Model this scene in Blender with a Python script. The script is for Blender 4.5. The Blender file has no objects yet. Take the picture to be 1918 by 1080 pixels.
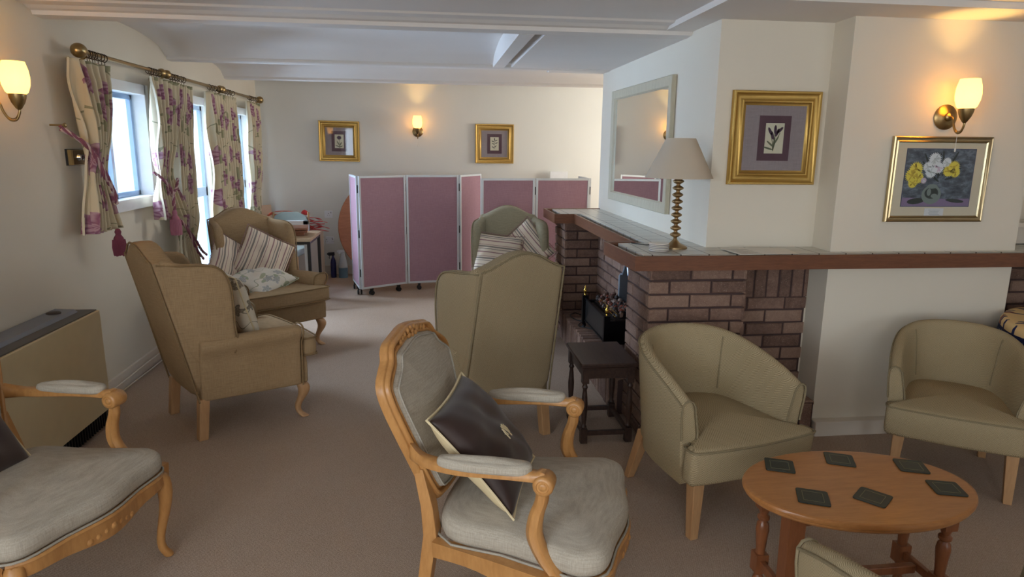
import bpy, bmesh, math, random
from mathutils import Vector, Matrix, Euler
from math import sin, cos, pi, radians as R
random.seed(7)
S = bpy.context.scene
COL = S.collection

# ------------------------------------------------------------------ camera, sky, light, exposure
cd = bpy.data.cameras.new('camera'); cam = bpy.data.objects.new('camera', cd); COL.objects.link(cam)
yaw, pitch, roll, foc = 0.12142031, 0.2081242, 0.01115211, 1249.19
f_ = Vector((sin(yaw)*cos(pitch), cos(yaw)*cos(pitch), -sin(pitch)))
r_ = Vector((cos(yaw), -sin(yaw), 0)); u_ = r_.cross(f_)
r2 = r_*cos(roll)+u_*sin(roll); u2 = -r_*sin(roll)+u_*cos(roll)
m = Matrix((r2, u2, -f_)).transposed().to_4x4(); m.translation = Vector((0, 0, 1.55))
cam.matrix_world = m
cd.sensor_width = 36; cd.lens = foc/1918*36; cd.clip_start = .05; cd.clip_end = 100
S.camera = cam
S.view_settings.view_transform = 'Standard'; S.view_settings.look = 'None'
S.view_settings.gamma = 1; S.view_settings.use_curve_mapping = False
S.view_settings.exposure = 0.72
S.cycles.use_denoising = True
S.cycles.max_bounces = 10; S.cycles.diffuse_bounces = 6; S.cycles.glossy_bounces = 4; S.cycles.transmission_bounces = 6
S.cycles.sample_clamp_indirect = 6
W = bpy.data.worlds.new('sky'); S.world = W; W.use_nodes = True
W.node_tree.nodes['Background'].inputs[0].default_value = (0.62, 0.80, 1.0, 1)
W.node_tree.nodes['Background'].inputs[1].default_value = 1.25

def light(name, typ, loc, energy, color, size=None, size_y=None, aim=None, angle=None):
    l = bpy.data.lights.new(name, typ); l.energy = energy; l.color = color
    if typ == 'AREA':
        l.shape = 'RECTANGLE'; l.size = size; l.size_y = size_y
    if typ == 'POINT': l.shadow_soft_size = size
    if angle: l.angle = angle
    o = bpy.data.objects.new(name, l); COL.objects.link(o); o.location = loc
    if aim is not None:
        o.rotation_euler = (Vector(aim)-Vector(loc)).to_track_quat('-Z', 'Y').to_euler()
    return o
# soft daylight coming down through the left windows
light('daylight_sun', 'SUN', (-6, 6, 6), 12.0, (0.72, 0.85, 1.0), aim=(-6+4.4, 6-.5, 6-2.6), angle=R(50))
light('upward_fill_sun', 'SUN', (-6, 6, 1), 13.5, (0.60, 0.77, 1.0), aim=(-6+4.4, 6-1.2, 1+.7), angle=R(60))  # added second sun aimed upwards to brighten the vaults, simulating reflected daylight
# area fill lamps added behind the viewer to light the room's near end
light('rear_fill_light', 'AREA', (-.8, -3.12, 1.45), 29, (1.0, 0.97, 0.92), 1.9, 1.3, aim=(-.5, 2.5, .9))
light('rear_fill_light', 'AREA', (3.2, -3.12, 1.45), 7, (1.0, 0.94, 0.84), 1.9, 1.3, aim=(2.8, 2.5, 1.0))
light('left_rear_fill_light', 'AREA', (-1.96, -.6, 1.45), 28, (0.85, 0.93, 1.0), 1.4, 1.0, aim=(1.0, .4, 1.0))  # added side fill lamp, unseen, lifting the left foreground
light('alcove_window_daylight', 'AREA', (3.9, 7.2, 1.5), 34, (1.0, 0.93, 0.82), 1.0, 1.0, aim=(1.6, 8.0, 1.3))

# ------------------------------------------------------------------ mesh helpers
class MB:
    def __init__(s): s.v = []; s.f = []; s.m = []; s.uv = None; s.t = None
    def add(s, vs, fs, mi=0):
        n = len(s.v); s.v += [tuple(v) for v in vs]
        s.f += [tuple(n+i for i in f) for f in fs]; s.m += [mi]*len(fs)
        return n
    def box(s, x0, x1, y0, y1, z0, z1, mi=0, M=None):
        vs = [Vector((x, y, z)) for z in (z0, z1) for y in (y0, y1) for x in (x0, x1)]
        if M: vs = [M@v for v in vs]
        s.add(vs, [(0,2,3,1),(4,5,7,6),(0,1,5,4),(2,6,7,3),(0,4,6,2),(1,3,7,5)], mi)
    def loft(s, rings, caps=True, mi=0, closed=False):
        n = len(rings[0]); b = s.add([p for r in rings for p in r], [], mi)
        F = []
        k = len(rings)
        for i in range(k if closed else k-1):
            j = (i+1) % k
            for a in range(n):
                c = (a+1) % n
                F.append((b+i*n+a, b+i*n+c, b+j*n+c, b+j*n+a))
        if caps and not closed:
            F.append(tuple(b+a for a in range(n))[::-1]); F.append(tuple(b+(k-1)*n+a for a in range(n)))
        s.f += F; s.m += [mi]*len(F)
    def lathe(s, prof, n=20, mi=0, M=None, caps=True):
        rings = []
        for r, z in prof:
            ring = [Vector((r*cos(2*pi*a/n), r*sin(2*pi*a/n), z)) for a in range(n)]
            rings.append([M@p for p in ring] if M else ring)
        s.loft(rings, caps, mi)
    def grid(s, fn, nu, nv, mi=0, uv=None, wrapu=False):
        b = s.add([fn(i/nu, j/nv) for j in range(nv+1) for i in range(nu+1)], [], mi)
        w = nu+1
        F = [(b+j*w+i, b+j*w+i+1, b+(j+1)*w+i+1, b+(j+1)*w+i) for j in range(nv) for i in range(nu)]
        s.f += F; s.m += [mi]*len(F)
        if uv is not None:
            if s.uv is None: s.uv = {}
            for j in range(nv+1):
                for i in range(nu+1): s.uv[b+j*w+i] = uv(i/nu, j/nv)
    def tube(s, path, rad, n=8, mi=0, closed=False, caps=True):
        P = [Vector(p) for p in path]; k = len(P)
        rr = rad if isinstance(rad, (list, tuple)) else [rad]*k
        up = None; rings = []
        for i, p in enumerate(P):
            if closed: t = (P[(i+1) % k]-P[i-1])
            else: t = P[min(i+1, k-1)]-P[max(i-1, 0)]
            t.normalize()
            if up is None:
                up = t.orthogonal().normalized()
            up = (up-t*up.dot(t)); 
            if up.length < 1e-6: up = t.orthogonal()
            up.normalize(); sd = t.cross(up)
            rings.append([p+(up*cos(2*pi*a/n)+sd*sin(2*pi*a/n))*rr[i] for a in range(n)])
        s.loft(rings, caps, mi, closed)
    def sweep(s, path, prof, side, mi=0, closed=False, scale=None):
        """sweep a 2D profile (a along 'side', b along side x tangent) with mitred corners; side = fixed axis"""
        P = [Vector(p) for p in path]; k = len(P); A = Vector(side).normalized(); rings = []
        for i in range(k):
            d1 = (P[i]-P[i-1]) if (closed or i > 0) else None
            d2 = (P[(i+1) % k]-P[i]) if (closed or i < k-1) else None
            if d1 is None: d1 = d2
            if d2 is None: d2 = d1
            d1 = d1.normalized(); d2 = d2.normalized()
            n1 = A.cross(d1).normalized(); n2 = A.cross(d2).normalized()
            nn = n1+n2
            nn = nn/(max(nn.dot(n1), .2))
            sc = scale[i] if scale else 1
            rings.append([P[i]+A*(a*sc)+nn*(b*sc) for a, b in prof])
        s.loft(rings, True, mi, closed)
    def build(s, name, mats, parent=None, smooth=None, bevel=0, sub=0, M=None, solid=0):
        me = bpy.data.meshes.new(name)
        vs = [M@Vector(v) for v in s.v] if M else s.v
        me.from_pydata([tuple(v) for v in vs], [], s.f)
        if not isinstance(mats, (list, tuple)): mats = [mats]
        for mt in mats: me.materials.append(mt)
        for p, mi in zip(me.polygons, s.m): p.material_index = mi
        if s.uv is not None:
            ul = me.uv_layers.new(name='UVMap')
            for l in me.loops:
                ul.data[l.index].uv = s.uv.get(l.vertex_index, (0, 0))
        if s.t is not None:
            at = me.attributes.new('tone', 'FLOAT', 'FACE')
            for i, t in enumerate(s.t): at.data[i].value = t
        bm = bmesh.new(); bm.from_mesh(me); bmesh.ops.recalc_face_normals(bm, faces=bm.faces); bm.to_mesh(me); bm.free()
        if smooth is not None:
            for p in me.polygons: p.use_smooth = True
            if smooth < 180: me.set_sharp_from_angle(angle=R(smooth))
        o = bpy.data.objects.new(name, me); COL.objects.link(o)
        if parent: o.parent = parent
        if solid:
            sm = o.modifiers.new('solid', 'SOLIDIFY'); sm.thickness = solid; sm.offset = 0
        if bevel:
            b = o.modifiers.new('bevel', 'BEVEL'); b.width = bevel; b.segments = 2; b.limit_method = 'ANGLE'; b.angle_limit = R(40)
        if sub:
            q = o.modifiers.new('sub', 'SUBSURF'); q.levels = sub; q.render_levels = sub
        return o

def smoothpoly(pts, n=4, closed=True):
    """Catmull-Rom subdivide"""
    P = [Vector(p) for p in pts]; k = len(P); out = []
    rng = range(k) if closed else range(k-1)
    for i in rng:
        if closed: a, b, c, d = P[i-1], P[i], P[(i+1) % k], P[(i+2) % k]
        else: a, b, c, d = P[max(i-1, 0)], P[i], P[i+1], P[min(i+2, k-1)]
        for j in range(n):
            t = j/n
            out.append(.5*((2*b)+(c-a)*t+(2*a-5*b+4*c-d)*t*t+(3*b-a-3*c+d)*t**3))
    if not closed: out.append(P[-1])
    return out
def offs(pts, d):
    """inset a CCW 2D outline by d"""
    k = len(pts); out = []
    for i in range(k):
        a, b, c = pts[i-1], pts[i], pts[(i+1) % k]
        t = Vector((c[0]-a[0], c[1]-a[1]))
        if t.length < 1e-9: t = Vector((1, 0))
        t.normalize(); out.append(Vector((b[0]-t.y*d, b[1]+t.x*d)))
    return out
def pad(mb, outline, T, r, puff, mapf, puffb=None, mi=0, ctr=None):
    """upholstered pad: outline CCW in (u,v), thickness T along w, edge radius r, crowned faces"""
    if puffb is None: puffb = puff
    o = [Vector((p[0], p[1])) for p in outline]
    c = Vector(ctr) if ctr else sum(o, Vector((0, 0)))/len(o)
    rings = []
    def face(sgn, pf):
        rg = []
        base = offs(o, r)
        for sc in (.04, .3, .55, .78, .92, 1.0):
            w = T/2+pf*(1-sc*sc)
            rg.append([mapf(c.x+(p.x-c.x)*sc, c.y+(p.y-c.y)*sc, sgn*w) for p in base])
        return rg
    B = face(-1, puffb); Fr = face(1, puff)
    side = []
    rz = min(r, T/2)
    for k in range(1, 4):
        a = k/4*pi/2
        side.append((r*(1-sin(a)), -(T/2-rz+rz*cos(a))))
    side.append((0, -(T/2-rz)))
    side.append((0, (T/2-rz)))
    for k in (3, 2, 1):
        a = k/4*pi/2
        side.append((r*(1-sin(a)), (T/2-rz+rz*cos(a))))
    for d, w in side:
        q = offs(o, d) if d > 0 else o
        B.append([mapf(p.x, p.y, w) for p in q])
    mb.loft(B+Fr[::-1], True, mi)
def rrect(w, h, r=.03, n=4, cx=0, cy=0):
    out = []
    for sx, sy, a0 in ((1, -1, -90), (1, 1, 0), (-1, 1, 90), (-1, -1, 180)):
        for k in range(n+1):
            a = R(a0+90*k/n)
            out.append((cx+sx*(w/2-r)+r*cos(a), cy+sy*(h/2-r)+r*sin(a)))
    return out

# ------------------------------------------------------------------ things
def setp(o, label=None, cat=None, group=None, kind=None):
    if label: o['label'] = label
    if cat: o['category'] = cat
    if group: o['group'] = group
    if kind: o['kind'] = kind
    return o
def thing(name, label, cat, loc=(0, 0, 0), rz=0, group=None):
    o = bpy.data.objects.new(name, None); COL.objects.link(o); o.location = loc; o.rotation_euler = (0, 0, rz)
    o.empty_display_size = .1
    return setp(o, label, cat, group)
def struct(o): o['kind'] = 'structure'; return o
def dup(o, loc=None, rz=None, label=None):
    kids = [c for c in COL.objects if c.parent == o]
    c = o.copy(); COL.objects.link(c)
    if loc is not None: c.location = loc
    if rz is not None: c.rotation_euler = (0, 0, rz)
    if label: c['label'] = label
    def rec(src, dst):
        for k in [q for q in COL.objects if q.parent == src]:
            d = k.copy(); COL.objects.link(d); d.parent = dst; rec(k, d)
    rec(o, c)
    return c

# ------------------------------------------------------------------ materials
class N:
    def __init__(s, name, rough=.6, metal=0, spec=None):
        s.m = bpy.data.materials.new(name); s.m.use_nodes = True; s.t = s.m.node_tree
        s.b = s.t.nodes['Principled BSDF']; s.b.inputs['Roughness'].default_value = rough
        s.b.inputs['Metallic'].default_value = metal
        if spec is not None: s.b.inputs['Specular IOR Level'].default_value = spec
    def n(s, typ, **kw):
        x = s.t.nodes.new(typ)
        for k, v in kw.items():
            if k.startswith('i_'):
                x.inputs[int(k[2:])].default_value = v
            else: setattr(x, k, v)
        return x
    def L(s, a, b): s.t.links.new(a, b)
    def math(s, op, a, b=None, c=None, clamp=False):
        x = s.t.nodes.new('ShaderNodeMath'); x.operation = op; x.use_clamp = clamp
        for i, v in enumerate((a, b, c)):
            if v is None: continue
            if isinstance(v, (int, float)): x.inputs[i].default_value = v
            else: s.L(v, x.inputs[i])
        return x.outputs[0]
    def mix(s, fac, a, b):
        x = s.t.nodes.new('ShaderNodeMix'); x.data_type = 'RGBA'
        for sock, v in ((x.inputs[0], fac), (x.inputs[6], a), (x.inputs[7], b)):
            if isinstance(v, (int, float)): sock.default_value = v
            elif isinstance(v, tuple): sock.default_value = v if len(v) == 4 else (*v, 1)
            else: s.L(v, sock)
        return x.outputs[2]
    def tc(s, kind='Object'):
        return s.n('ShaderNodeTexCoord').outputs[kind]
    def noise(s, vec, scale, detail=3, out='Fac', rough=.5):
        x = s.n('ShaderNodeTexNoise'); x.inputs['Scale'].default_value = scale; x.inputs['Detail'].default_value = detail
        x.inputs['Roughness'].default_value = rough
        s.L(vec, x.inputs['Vector']); return x.outputs[out]
    def sep(s, vec):
        x = s.n('ShaderNodeSeparateXYZ'); s.L(vec, x.inputs[0]); return x.outputs
    def comb(s, a, b, c=0):
        x = s.n('ShaderNodeCombineXYZ')
        for i, v in enumerate((a, b, c)):
            if isinstance(v, (int, float)): x.inputs[i].default_value = v
            else: s.L(v, x.inputs[i])
        return x.outputs[0]
    def map(s, vec, scale=(1, 1, 1), loc=(0, 0, 0), rot=(0, 0, 0)):
        x = s.n('ShaderNodeMapping'); s.L(vec, x.inputs[0])
        x.inputs['Location'].default_value = loc; x.inputs['Rotation'].default_value = rot; x.inputs['Scale'].default_value = scale
        return x.outputs[0]
    def ramp(s, fac, stops, interp='LINEAR'):
        x = s.n('ShaderNodeValToRGB'); cr = x.color_ramp; cr.interpolation = interp
        while len(cr.elements) < len(stops): cr.elements.new(1)
        for e, (p, c) in zip(cr.elements, stops): e.position = p; e.color = (*c, 1)
        s.L(fac, x.inputs[0]); return x.outputs[0]
    def color(s, c):
        if isinstance(c, tuple): s.b.inputs['Base Color'].default_value = (*c, 1)
        else: s.L(c, s.b.inputs['Base Color'])
        return s
    def bump(s, h, strength=.3, dist=.002):
        x = s.n('ShaderNodeBump'); x.inputs['Strength'].default_value = strength; x.inputs['Distance'].default_value = dist
        s.L(h, x.inputs['Height']); s.L(x.outputs[0], s.b.inputs['Normal']); return s

def sc(r, g, b):
    f = lambda c: (c/255/12.92) if c/255 <= .04045 else ((c/255+.055)/1.055)**2.4
    return (f(r), f(g), f(b))
def mul(c, k): return tuple(min(1, x*k) for x in c)

def m_paint(name, col, rough=.7, bump=.15, sc_=60):
    n = N(name, rough, spec=.25); v = n.tc()
    a = n.noise(v, 2.2, 3); n.color(n.mix(a, mul(col, .95), mul(col, 1.04)))
    n.bump(n.noise(v, sc_, 4), bump, .002); return n.m
def m_plain(name, col, rough=.5, metal=0, var=.06, spec=None):
    n = N(name, rough, metal, spec); v = n.tc(); a = n.noise(v, 14, 2)
    n.color(n.mix(a, mul(col, 1-var), mul(col, 1+var))); return n.m
def m_metal(name, col, rough=.3):
    n = N(name, rough, 1.0); v = n.tc(); a = n.noise(v, 30, 2)
    n.color(n.mix(a, mul(col, .85), col)); return n.m
def m_wood(name, c1, c2, rough=.4, scale=(2, 14, 14), grain=1.0, spec=None):
    n = N(name, rough, spec=spec); v = n.map(n.tc(), scale)
    a = n.noise(v, 3.2, 6, rough=.65); w = n.noise(n.map(n.tc(), tuple(x*6 for x in scale)), 2.0, 3)
    k = n.math('MULTIPLY_ADD', w, .35*grain, n.math('MULTIPLY', a, .8), clamp=True)
    n.color(n.ramp(k, [(.3, c2), (.7, c1)])); n.bump(w, .08, .001); return n.m
def m_fabric(name, c1, c2, fine=900, rough=.9):
    """plain linen weave: crossing thread streaks"""
    n = N(name, rough, spec=.15); v = n.tc()
    a = n.noise(n.map(v, (1, 1, .05)), fine*.4, 2); b = n.noise(n.map(v, (.05, .05, 1)), fine*.4, 2)
    k = n.math('MULTIPLY', n.math('ADD', a, b), .5); big = n.noise(v, 5, 2)
    k2 = n.math('MULTIPLY_ADD', n.math('SUBTRACT', big, .5), .22, k)
    n.color(n.ramp(k2, [(.3, c2), (.7, c1)])); n.bump(k, .35, .0015); return n.m
def m_herring(name, c1, c2, F=150, G=26, mixw=.75):
    """herringbone weave"""
    n = N(name, .92, spec=.12); x, y, z = n.sep(n.tc())[:3]
    u = n.math('MULTIPLY_ADD', y, .6, x); w = n.math('MULTIPLY_ADD', y, -.8, z)
    tri = n.math('ABSOLUTE', n.math('SUBTRACT', n.math('FRACT', n.math('MULTIPLY', u, G)), .5))
    ph = n.math('MULTIPLY_ADD', w, F, n.math('MULTIPLY', tri, F/G*.9))
    s = n.math('MULTIPLY_ADD', n.math('SINE', n.math('MULTIPLY', ph, 2*pi)), .5, .5)
    nz = n.noise(n.tc(), 260, 2); k = n.math('MULTIPLY_ADD', n.math('SUBTRACT', nz, .5), 1-mixw+.5, s)
    n.color(n.ramp(k, [(.2, c2), (.8, c1)])); n.bump(s, .4, .0015); return n.m
def m_emit(name, col, strength):
    n = N(name, .4); n.color(col); n.b.inputs['Emission Color'].default_value = (*col, 1)
    n.b.inputs['Emission Strength'].default_value = strength; return n.m

WALL = m_paint('cream_wall_paint', sc(225, 218, 203))
WALLW = m_paint('white_wall_paint', sc(223, 224, 219))
CEIL = m_paint('ceiling_paint', sc(226, 222, 218), .8)
SKIRT = m_paint('skirting_gloss_paint', sc(222, 214, 202), .35, .05)
UPVC = m_plain('white_window_plastic', sc(232, 236, 240), .3)
# carpet
n = N('carpet', .95, spec=.1); v = n.tc()
a = n.noise(v, 1.3, 3); k = n.noise(n.map(v, (1, 1, 1)), 170, 2)
wv = n.n('ShaderNodeTexVoronoi'); wv.inputs['Scale'].default_value = 150; wv.inputs['Randomness'].default_value = .35
n.L(n.map(v, (1, 1, .01), rot=(0, 0, .5)), wv.inputs['Vector'])
h = n.math('SUBTRACT', 1.0, wv.outputs['Distance'])
c = n.mix(n.math('MULTIPLY_ADD', n.math('SUBTRACT', a, .5), .6, n.math('MULTIPLY_ADD', n.math('SUBTRACT', k, .5), 1.2, .5), clamp=True), sc(178, 158, 142), sc(206, 188, 172))
c = n.mix(n.math('MULTIPLY', wv.outputs['Distance'], .9, clamp=True), c, sc(136, 116, 100))
n.color(c); n.bump(h, .6, .004); CARPET = n.m
# bricks
n = N('brown_brick', .9, spec=.2); v = n.tc()
at = n.n('ShaderNodeAttribute'); at.attribute_name = 'tone'
nz = n.noise(v, 55, 5, rough=.7); nz2 = n.noise(v, 12, 3)
k = n.math('MULTIPLY_ADD', n.math('SUBTRACT', nz, .5), .9, at.outputs['Fac']); k = n.math('MULTIPLY_ADD', n.math('SUBTRACT', nz2, .5), .5, k)
spk = n.math('GREATER_THAN', n.noise(v, 260, 1), .71)
c = n.ramp(k, [(.0, sc(94, 74, 66)), (.5, sc(128, 102, 90)), (1.0, sc(152, 126, 110))])
n.color(n.mix(n.math('MULTIPLY', spk, .45), c, sc(214, 196, 178))); n.bump(n.noise(v, 150, 4), .8, .004); BRICK = n.m
MORTAR = m_plain('dark_mortar', sc(74, 56, 54), .95, var=.15)
# tiles
n = N('mantel_tile', .28); v = n.tc(); x, y, z = n.sep(v)[:3]
def groove(c_, sp, off, w=.012):
    fr = n.math('FRACT', n.math('MULTIPLY_ADD', c_, 1/sp, off))
    return n.math('LESS_THAN', fr, w/sp*.6)
g = n.math('MAXIMUM', groove(x, .15, .3), groove(y, .15, .7))
mb_ = n.noise(n.map(v, (1, 1.6, 1)), 9, 5)
n.color(n.mix(g, n.mix(mb_, sc(180, 178, 168), sc(212, 210, 200)), sc(84, 76, 66))); TILE = n.m
MWOOD = m_wood('mantel_wood', sc(120, 76, 52), sc(90, 55, 37), .35, (3, 3, 30), spec=.4)
BEECH = m_wood('golden_beech', sc(190, 140, 84), sc(158, 108, 58), .35, (8, 8, 2))
BEECH_LT = m_wood('light_beech', sc(190, 150, 108), sc(166, 126, 86), .45, (10, 10, 1.5))
PINE = m_wood('honey_pine', sc(178, 122, 70), sc(152, 98, 52), .3, (2, 14, 8))
PINE_D = m_wood('honey_pine_turned', sc(140, 86, 52), sc(110, 64, 38), .3, (10, 10, 2))
OAKD = m_wood('dark_oak', sc(70, 52, 45), sc(36, 25, 23), .4, (16, 2, 12))
TEAK = m_wood('orange_veneer', sc(186, 116, 78), sc(160, 94, 60), .4, (2, 4, 12))
TTOP = m_wood('grey_oak_laminate', sc(186, 160, 128), sc(156, 130, 100), .5, (2, 14, 10))
BOXW = m_wood('box_wood', sc(156, 104, 78), sc(116, 72, 54), .5, (3, 14, 10))
TANL = m_fabric('tan_linen', sc(172, 146, 112), sc(146, 122, 92))
GRNL = m_fabric('olive_linen', sc(166, 158, 134), sc(140, 132, 110))
HERR = m_herring('beige_herringbone', sc(174, 158, 128), sc(136, 120, 94), 150, 34)
TUBH = m_herring('tub_herringbone', sc(178, 162, 130), sc(142, 127, 99), 150, 42)
TUBS = m_fabric('tub_seat_fabric', sc(166, 152, 118), sc(132, 120, 92))
PALE = m_fabric('pale_grey_linen', sc(188, 180, 166), sc(156, 148, 134))
PIPE = m_fabric('piping_tan', sc(146, 122, 90), sc(126, 104, 76))
PIPEG = m_fabric('piping_olive', sc(144, 131, 104), sc(124, 112, 88))
PIPEP = m_fabric('piping_pale', sc(176, 170, 158), sc(150, 144, 132))
BRASS = m_metal('antique_brass', sc(176, 150, 104), .32)
BRASSP = m_metal('polished_brass', sc(214, 180, 90), .2)
BRONZE = m_metal('bronze_lamp', sc(176, 150, 112), .42)
GOLD = m_metal('gilt_frame', sc(206, 170, 98), .42)
GOLDP = m_metal('champagne_frame', sc(196, 178, 140), .3)
ALU = m_plain('aluminium', sc(206, 212, 218), .35, .3)
BLACK = m_plain('black_plastic', sc(18, 18, 20), .4)
CAST = m_metal('black_cast_iron', sc(34, 34, 38), .45)
CHROME = m_metal('chrome', sc(210, 214, 220), .12)

# ------------------------------------------------------------------ room
XL, YB, YR = -2.0, 8.3, -3.2
b = MB(); b.box(-2.2, 6.2, YR-.1, 8.5, -.1, 0); struct(b.build('floor', CARPET))
wins = [(4.36, 5.14, 1.17, 1.90), (5.80, 6.50, .30, 1.90), (7.06, 7.80, .30, 1.88)]
def wall_holes(name, mat, axis, pos, thick, a0, a1, z0, z1, holes):
    b = MB()
    hs = sorted(holes); cur = a0
    def bx(p, q, r, s):
        if q-p < 1e-4 or s-r < 1e-4: return
        if axis == 'x': b.box(pos, pos+thick, p, q, r, s)
        else: b.box(p, q, pos, pos+thick, r, s)
    for h0, h1, g0, g1 in hs:
        bx(cur, h0, z0, z1); bx(h0, h1, z0, g0); bx(h0, h1, g1, z1); cur = h1
    bx(cur, a1, z0, z1)
    return struct(b.build(name, mat))
wall_holes('wall_left', WALL, 'x', XL-.2, .2, YR, 8.5, 0, 2.6, wins+[(-1.3, .1, .95, 1.95)])
wall_holes('wall_back', WALLW, 'y', YB, .2, XL, 4.2, 0, 2.6, [])
wall_holes('wall_rear', WALL, 'y', YR-.2, .2, XL-.2, 6.2, 0, 2.6, [(-1.75, .15, .8, 2.1), (2.25, 4.15, .8, 2.1)])
wall_holes('wall_right', WALL, 'x', 6.0, .2, YR, 4.2, 0, 2.6, [])
wall_holes('wall_alcove', WALL, 'x', 4.0, .2, 4.2, 8.3, 0, 2.6, [(6.7, 7.7, 1.0, 2.0)])
# chimney breast block with the stepped faces
def prism(b, pts, z0, z1, mi=0):
    n_ = len(pts)
    b.add([(p[0], p[1], z0) for p in pts]+[(p[0], p[1], z1) for p in pts],
          [tuple(range(n_))[::-1], tuple(range(n_, 2*n_))]+[(i, (i+1) % n_, n_+(i+1) % n_, n_+i) for i in range(n_)], mi)
b = MB(); prism(b, [(1.49, 5.87), (1.49, 3.47), (2.11, 3.47), (2.10, 3.28), (3.18, 3.275), (3.18, 3.62), (6.1, 3.62), (6.1, 4.2), (4.1, 4.2), (4.1, 5.87)], 0, 2.6)
struct(b.build('wall_chimney', WALL))
# ceiling: flat near part, beams, barrel vaults, trough and flat part
b = MB()
b.box(-2.2, 6.2, YR-.2, 3.76, 2.235, 2.45)
b.box(1.33, 6.2, 3.0, 4.0, 2.205, 2.45)
struct(b.build('ceiling', CEIL))
b = MB()
prof = [(3.70, 2.24), (3.72, 2.225), (3.80, 2.222), (3.83, 2.21), (3.86, 2.205), (3.87, 2.185), (3.965, 2.18), (3.98, 2.19), (3.98, 2.45), (3.70, 2.45)]
b.loft([[(x, y, z) for y, z in prof] for x in (-2.2, 1.49)]); struct(b.build('trim_1', CEIL))
for i, (y0, y1, xr) in enumerate(((5.62, 5.76, 4.1), (7.08, 7.20, 4.1))):
    b = MB(); prof = [(y0, 2.215), (y0+.02, 2.205), (y0+.025, 2.185), (y0+.04, 2.178), (y1-.01, 2.178), (y1, 2.19), (y1, 2.5), (y0, 2.5)]
    b.loft([[(x, y, z) for y, z in prof] for x in (-2.2, xr)]); struct(b.build('trim_%d' % (i+2), CEIL))
def vault(name, y0, y1, x0, x1, rise, z0=2.205):
    b = MB(); nn = 20; ring = []
    for i in range(nn+1):
        t = i/nn; ring.append((y0+(y1-y0)*t, z0+rise*math.sqrt(max(0, 1-(2*t-1)**2))**1.0))
    ring += [(y1, 2.55), (y0, 2.55)]
    b.loft([[(x, y, z) for y, z in ring] for x in (x0, x1)]); struct(b.build(name, CEIL, smooth=30))
vault('ceiling_vault_middle', 3.98, 5.62, -2.2, .51, .115)
vault('ceiling_vault_far', 5.76, 7.08, -2.2, 4.1, .10)
vault('ceiling_vault_back', 7.20, 8.5, -2.2, 4.1, .10)
b = MB(); b.box(.51, .60, 3.98, 5.62, 2.18, 2.5); b.box(.60, .66, 3.98, 5.62, 2.26, 2.5); b.box(.66, 1.55, 3.98, 5.62, 2.182, 2.5); b.box(1.0, 1.6, 5.6, 5.9, 2.180, 2.4)
struct(b.build('trim_4', CEIL))
# baseboards
def board(name, x0, x1, y0, y1, h=.11):
    b = MB(); b.box(x0, x1, y0, y1, 0, h); return struct(b.build(name, SKIRT, bevel=.004))
board('baseboard_left', XL, XL+.018, YR, YB); board('baseboard_back', XL, 4.0, YB-.018, YB)
board('baseboard_right', 2.092, 3.19, 3.222, 3.28, .085); board('baseboard_rear', XL, 6, YR, YR+.018)
# windows in the left wall
def pane_mat(nm, k):
    n = N(nm, .05); t = n.t
    tr = n.n('ShaderNodeBsdfTransparent'); tr.inputs[0].default_value = (.94, .97, 1, 1); gl = n.n('ShaderNodeBsdfGlossy'); gl.inputs['Roughness'].default_value = .03
    mx = n.n('ShaderNodeMixShader'); mx.inputs[0].default_value = k; n.L(tr.outputs[0], mx.inputs[1]); n.L(gl.outputs[0], mx.inputs[2])
    n.L(mx.outputs[0], t.nodes['Material Output'].inputs['Surface']); return n.m
GLASS = pane_mat('window_glass', .06); PGL = pane_mat('picture_glass', .022)
GREYF = m_plain('grey_window_bar', sc(150, 170, 196), .3, .2)
for i, (y0, y1, z0, z1) in enumerate(wins+[(-1.3, .1, .95, 1.95)]):
    w = thing('window_%d' % (i+1), None, None, (XL, (y0+y1)/2, z0)); w['kind'] = 'structure'
    cy = (y0+y1)/2
    b = MB()
    # casing on the wall face + frame in the opening
    for (a, c_, d, e) in ((y0-.055, y0+.02, z0-.05, z1+.05), (y1-.02, y1+.045, z0-.05, z1+.05)): b.box(XL-.12, XL+.018, a, c_, d, e)
    b.box(XL-.12, XL+.018, y0, y1, z1-.02, z1+.05); b.box(XL-.12, XL+.03, y0-.05, y1+.045, z0-.055, z0+.02)
    o = b.build('window_frame', UPVC, bevel=.003); o.parent = w; o.matrix_parent_inverse = Matrix.Translation((-XL, -cy, -z0))
    b = MB(); ym = cy-.08 if i == 0 else cy
    xs = XL-.07
    def sash(a, c_, d, e, xo=0, wd=.035):
        b.box(xs+xo, xs+xo+.03, a, a+wd, d, e); b.box(xs+xo, xs+xo+.03, c_-wd, c_, d, e)
        b.box(xs+xo, xs+xo+.03, a, c_, d, d+wd); b.box(xs+xo, xs+xo+.03, a, c_, e-wd, e)
    if i in (0, 3):
        sash(y0+.02, ym+.02, z0+.02, z1-.02); sash(ym-.02, y1-.02, z0+.02, z1-.02, -.03)
    else:
        zt = 1.13; sash(y0+.02, y1-.02, zt, z1-.02, 0, .04); sash(y0+.02, y1-.02, z0+.02, zt, 0, .04)
    o = b.build('sash', [GREYF], bevel=.002); o.parent = w; o.matrix_parent_inverse = Matrix.Translation((-XL, -cy, -z0))
    b = MB(); b.box(xs+.005, xs+.011, y0+.02, y1-.02, z0+.02, z1-.02)
    o = b.build('pane', GLASS); o.parent = w; o.matrix_parent_inverse = Matrix.Translation((-XL, -cy, -z0))

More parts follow.
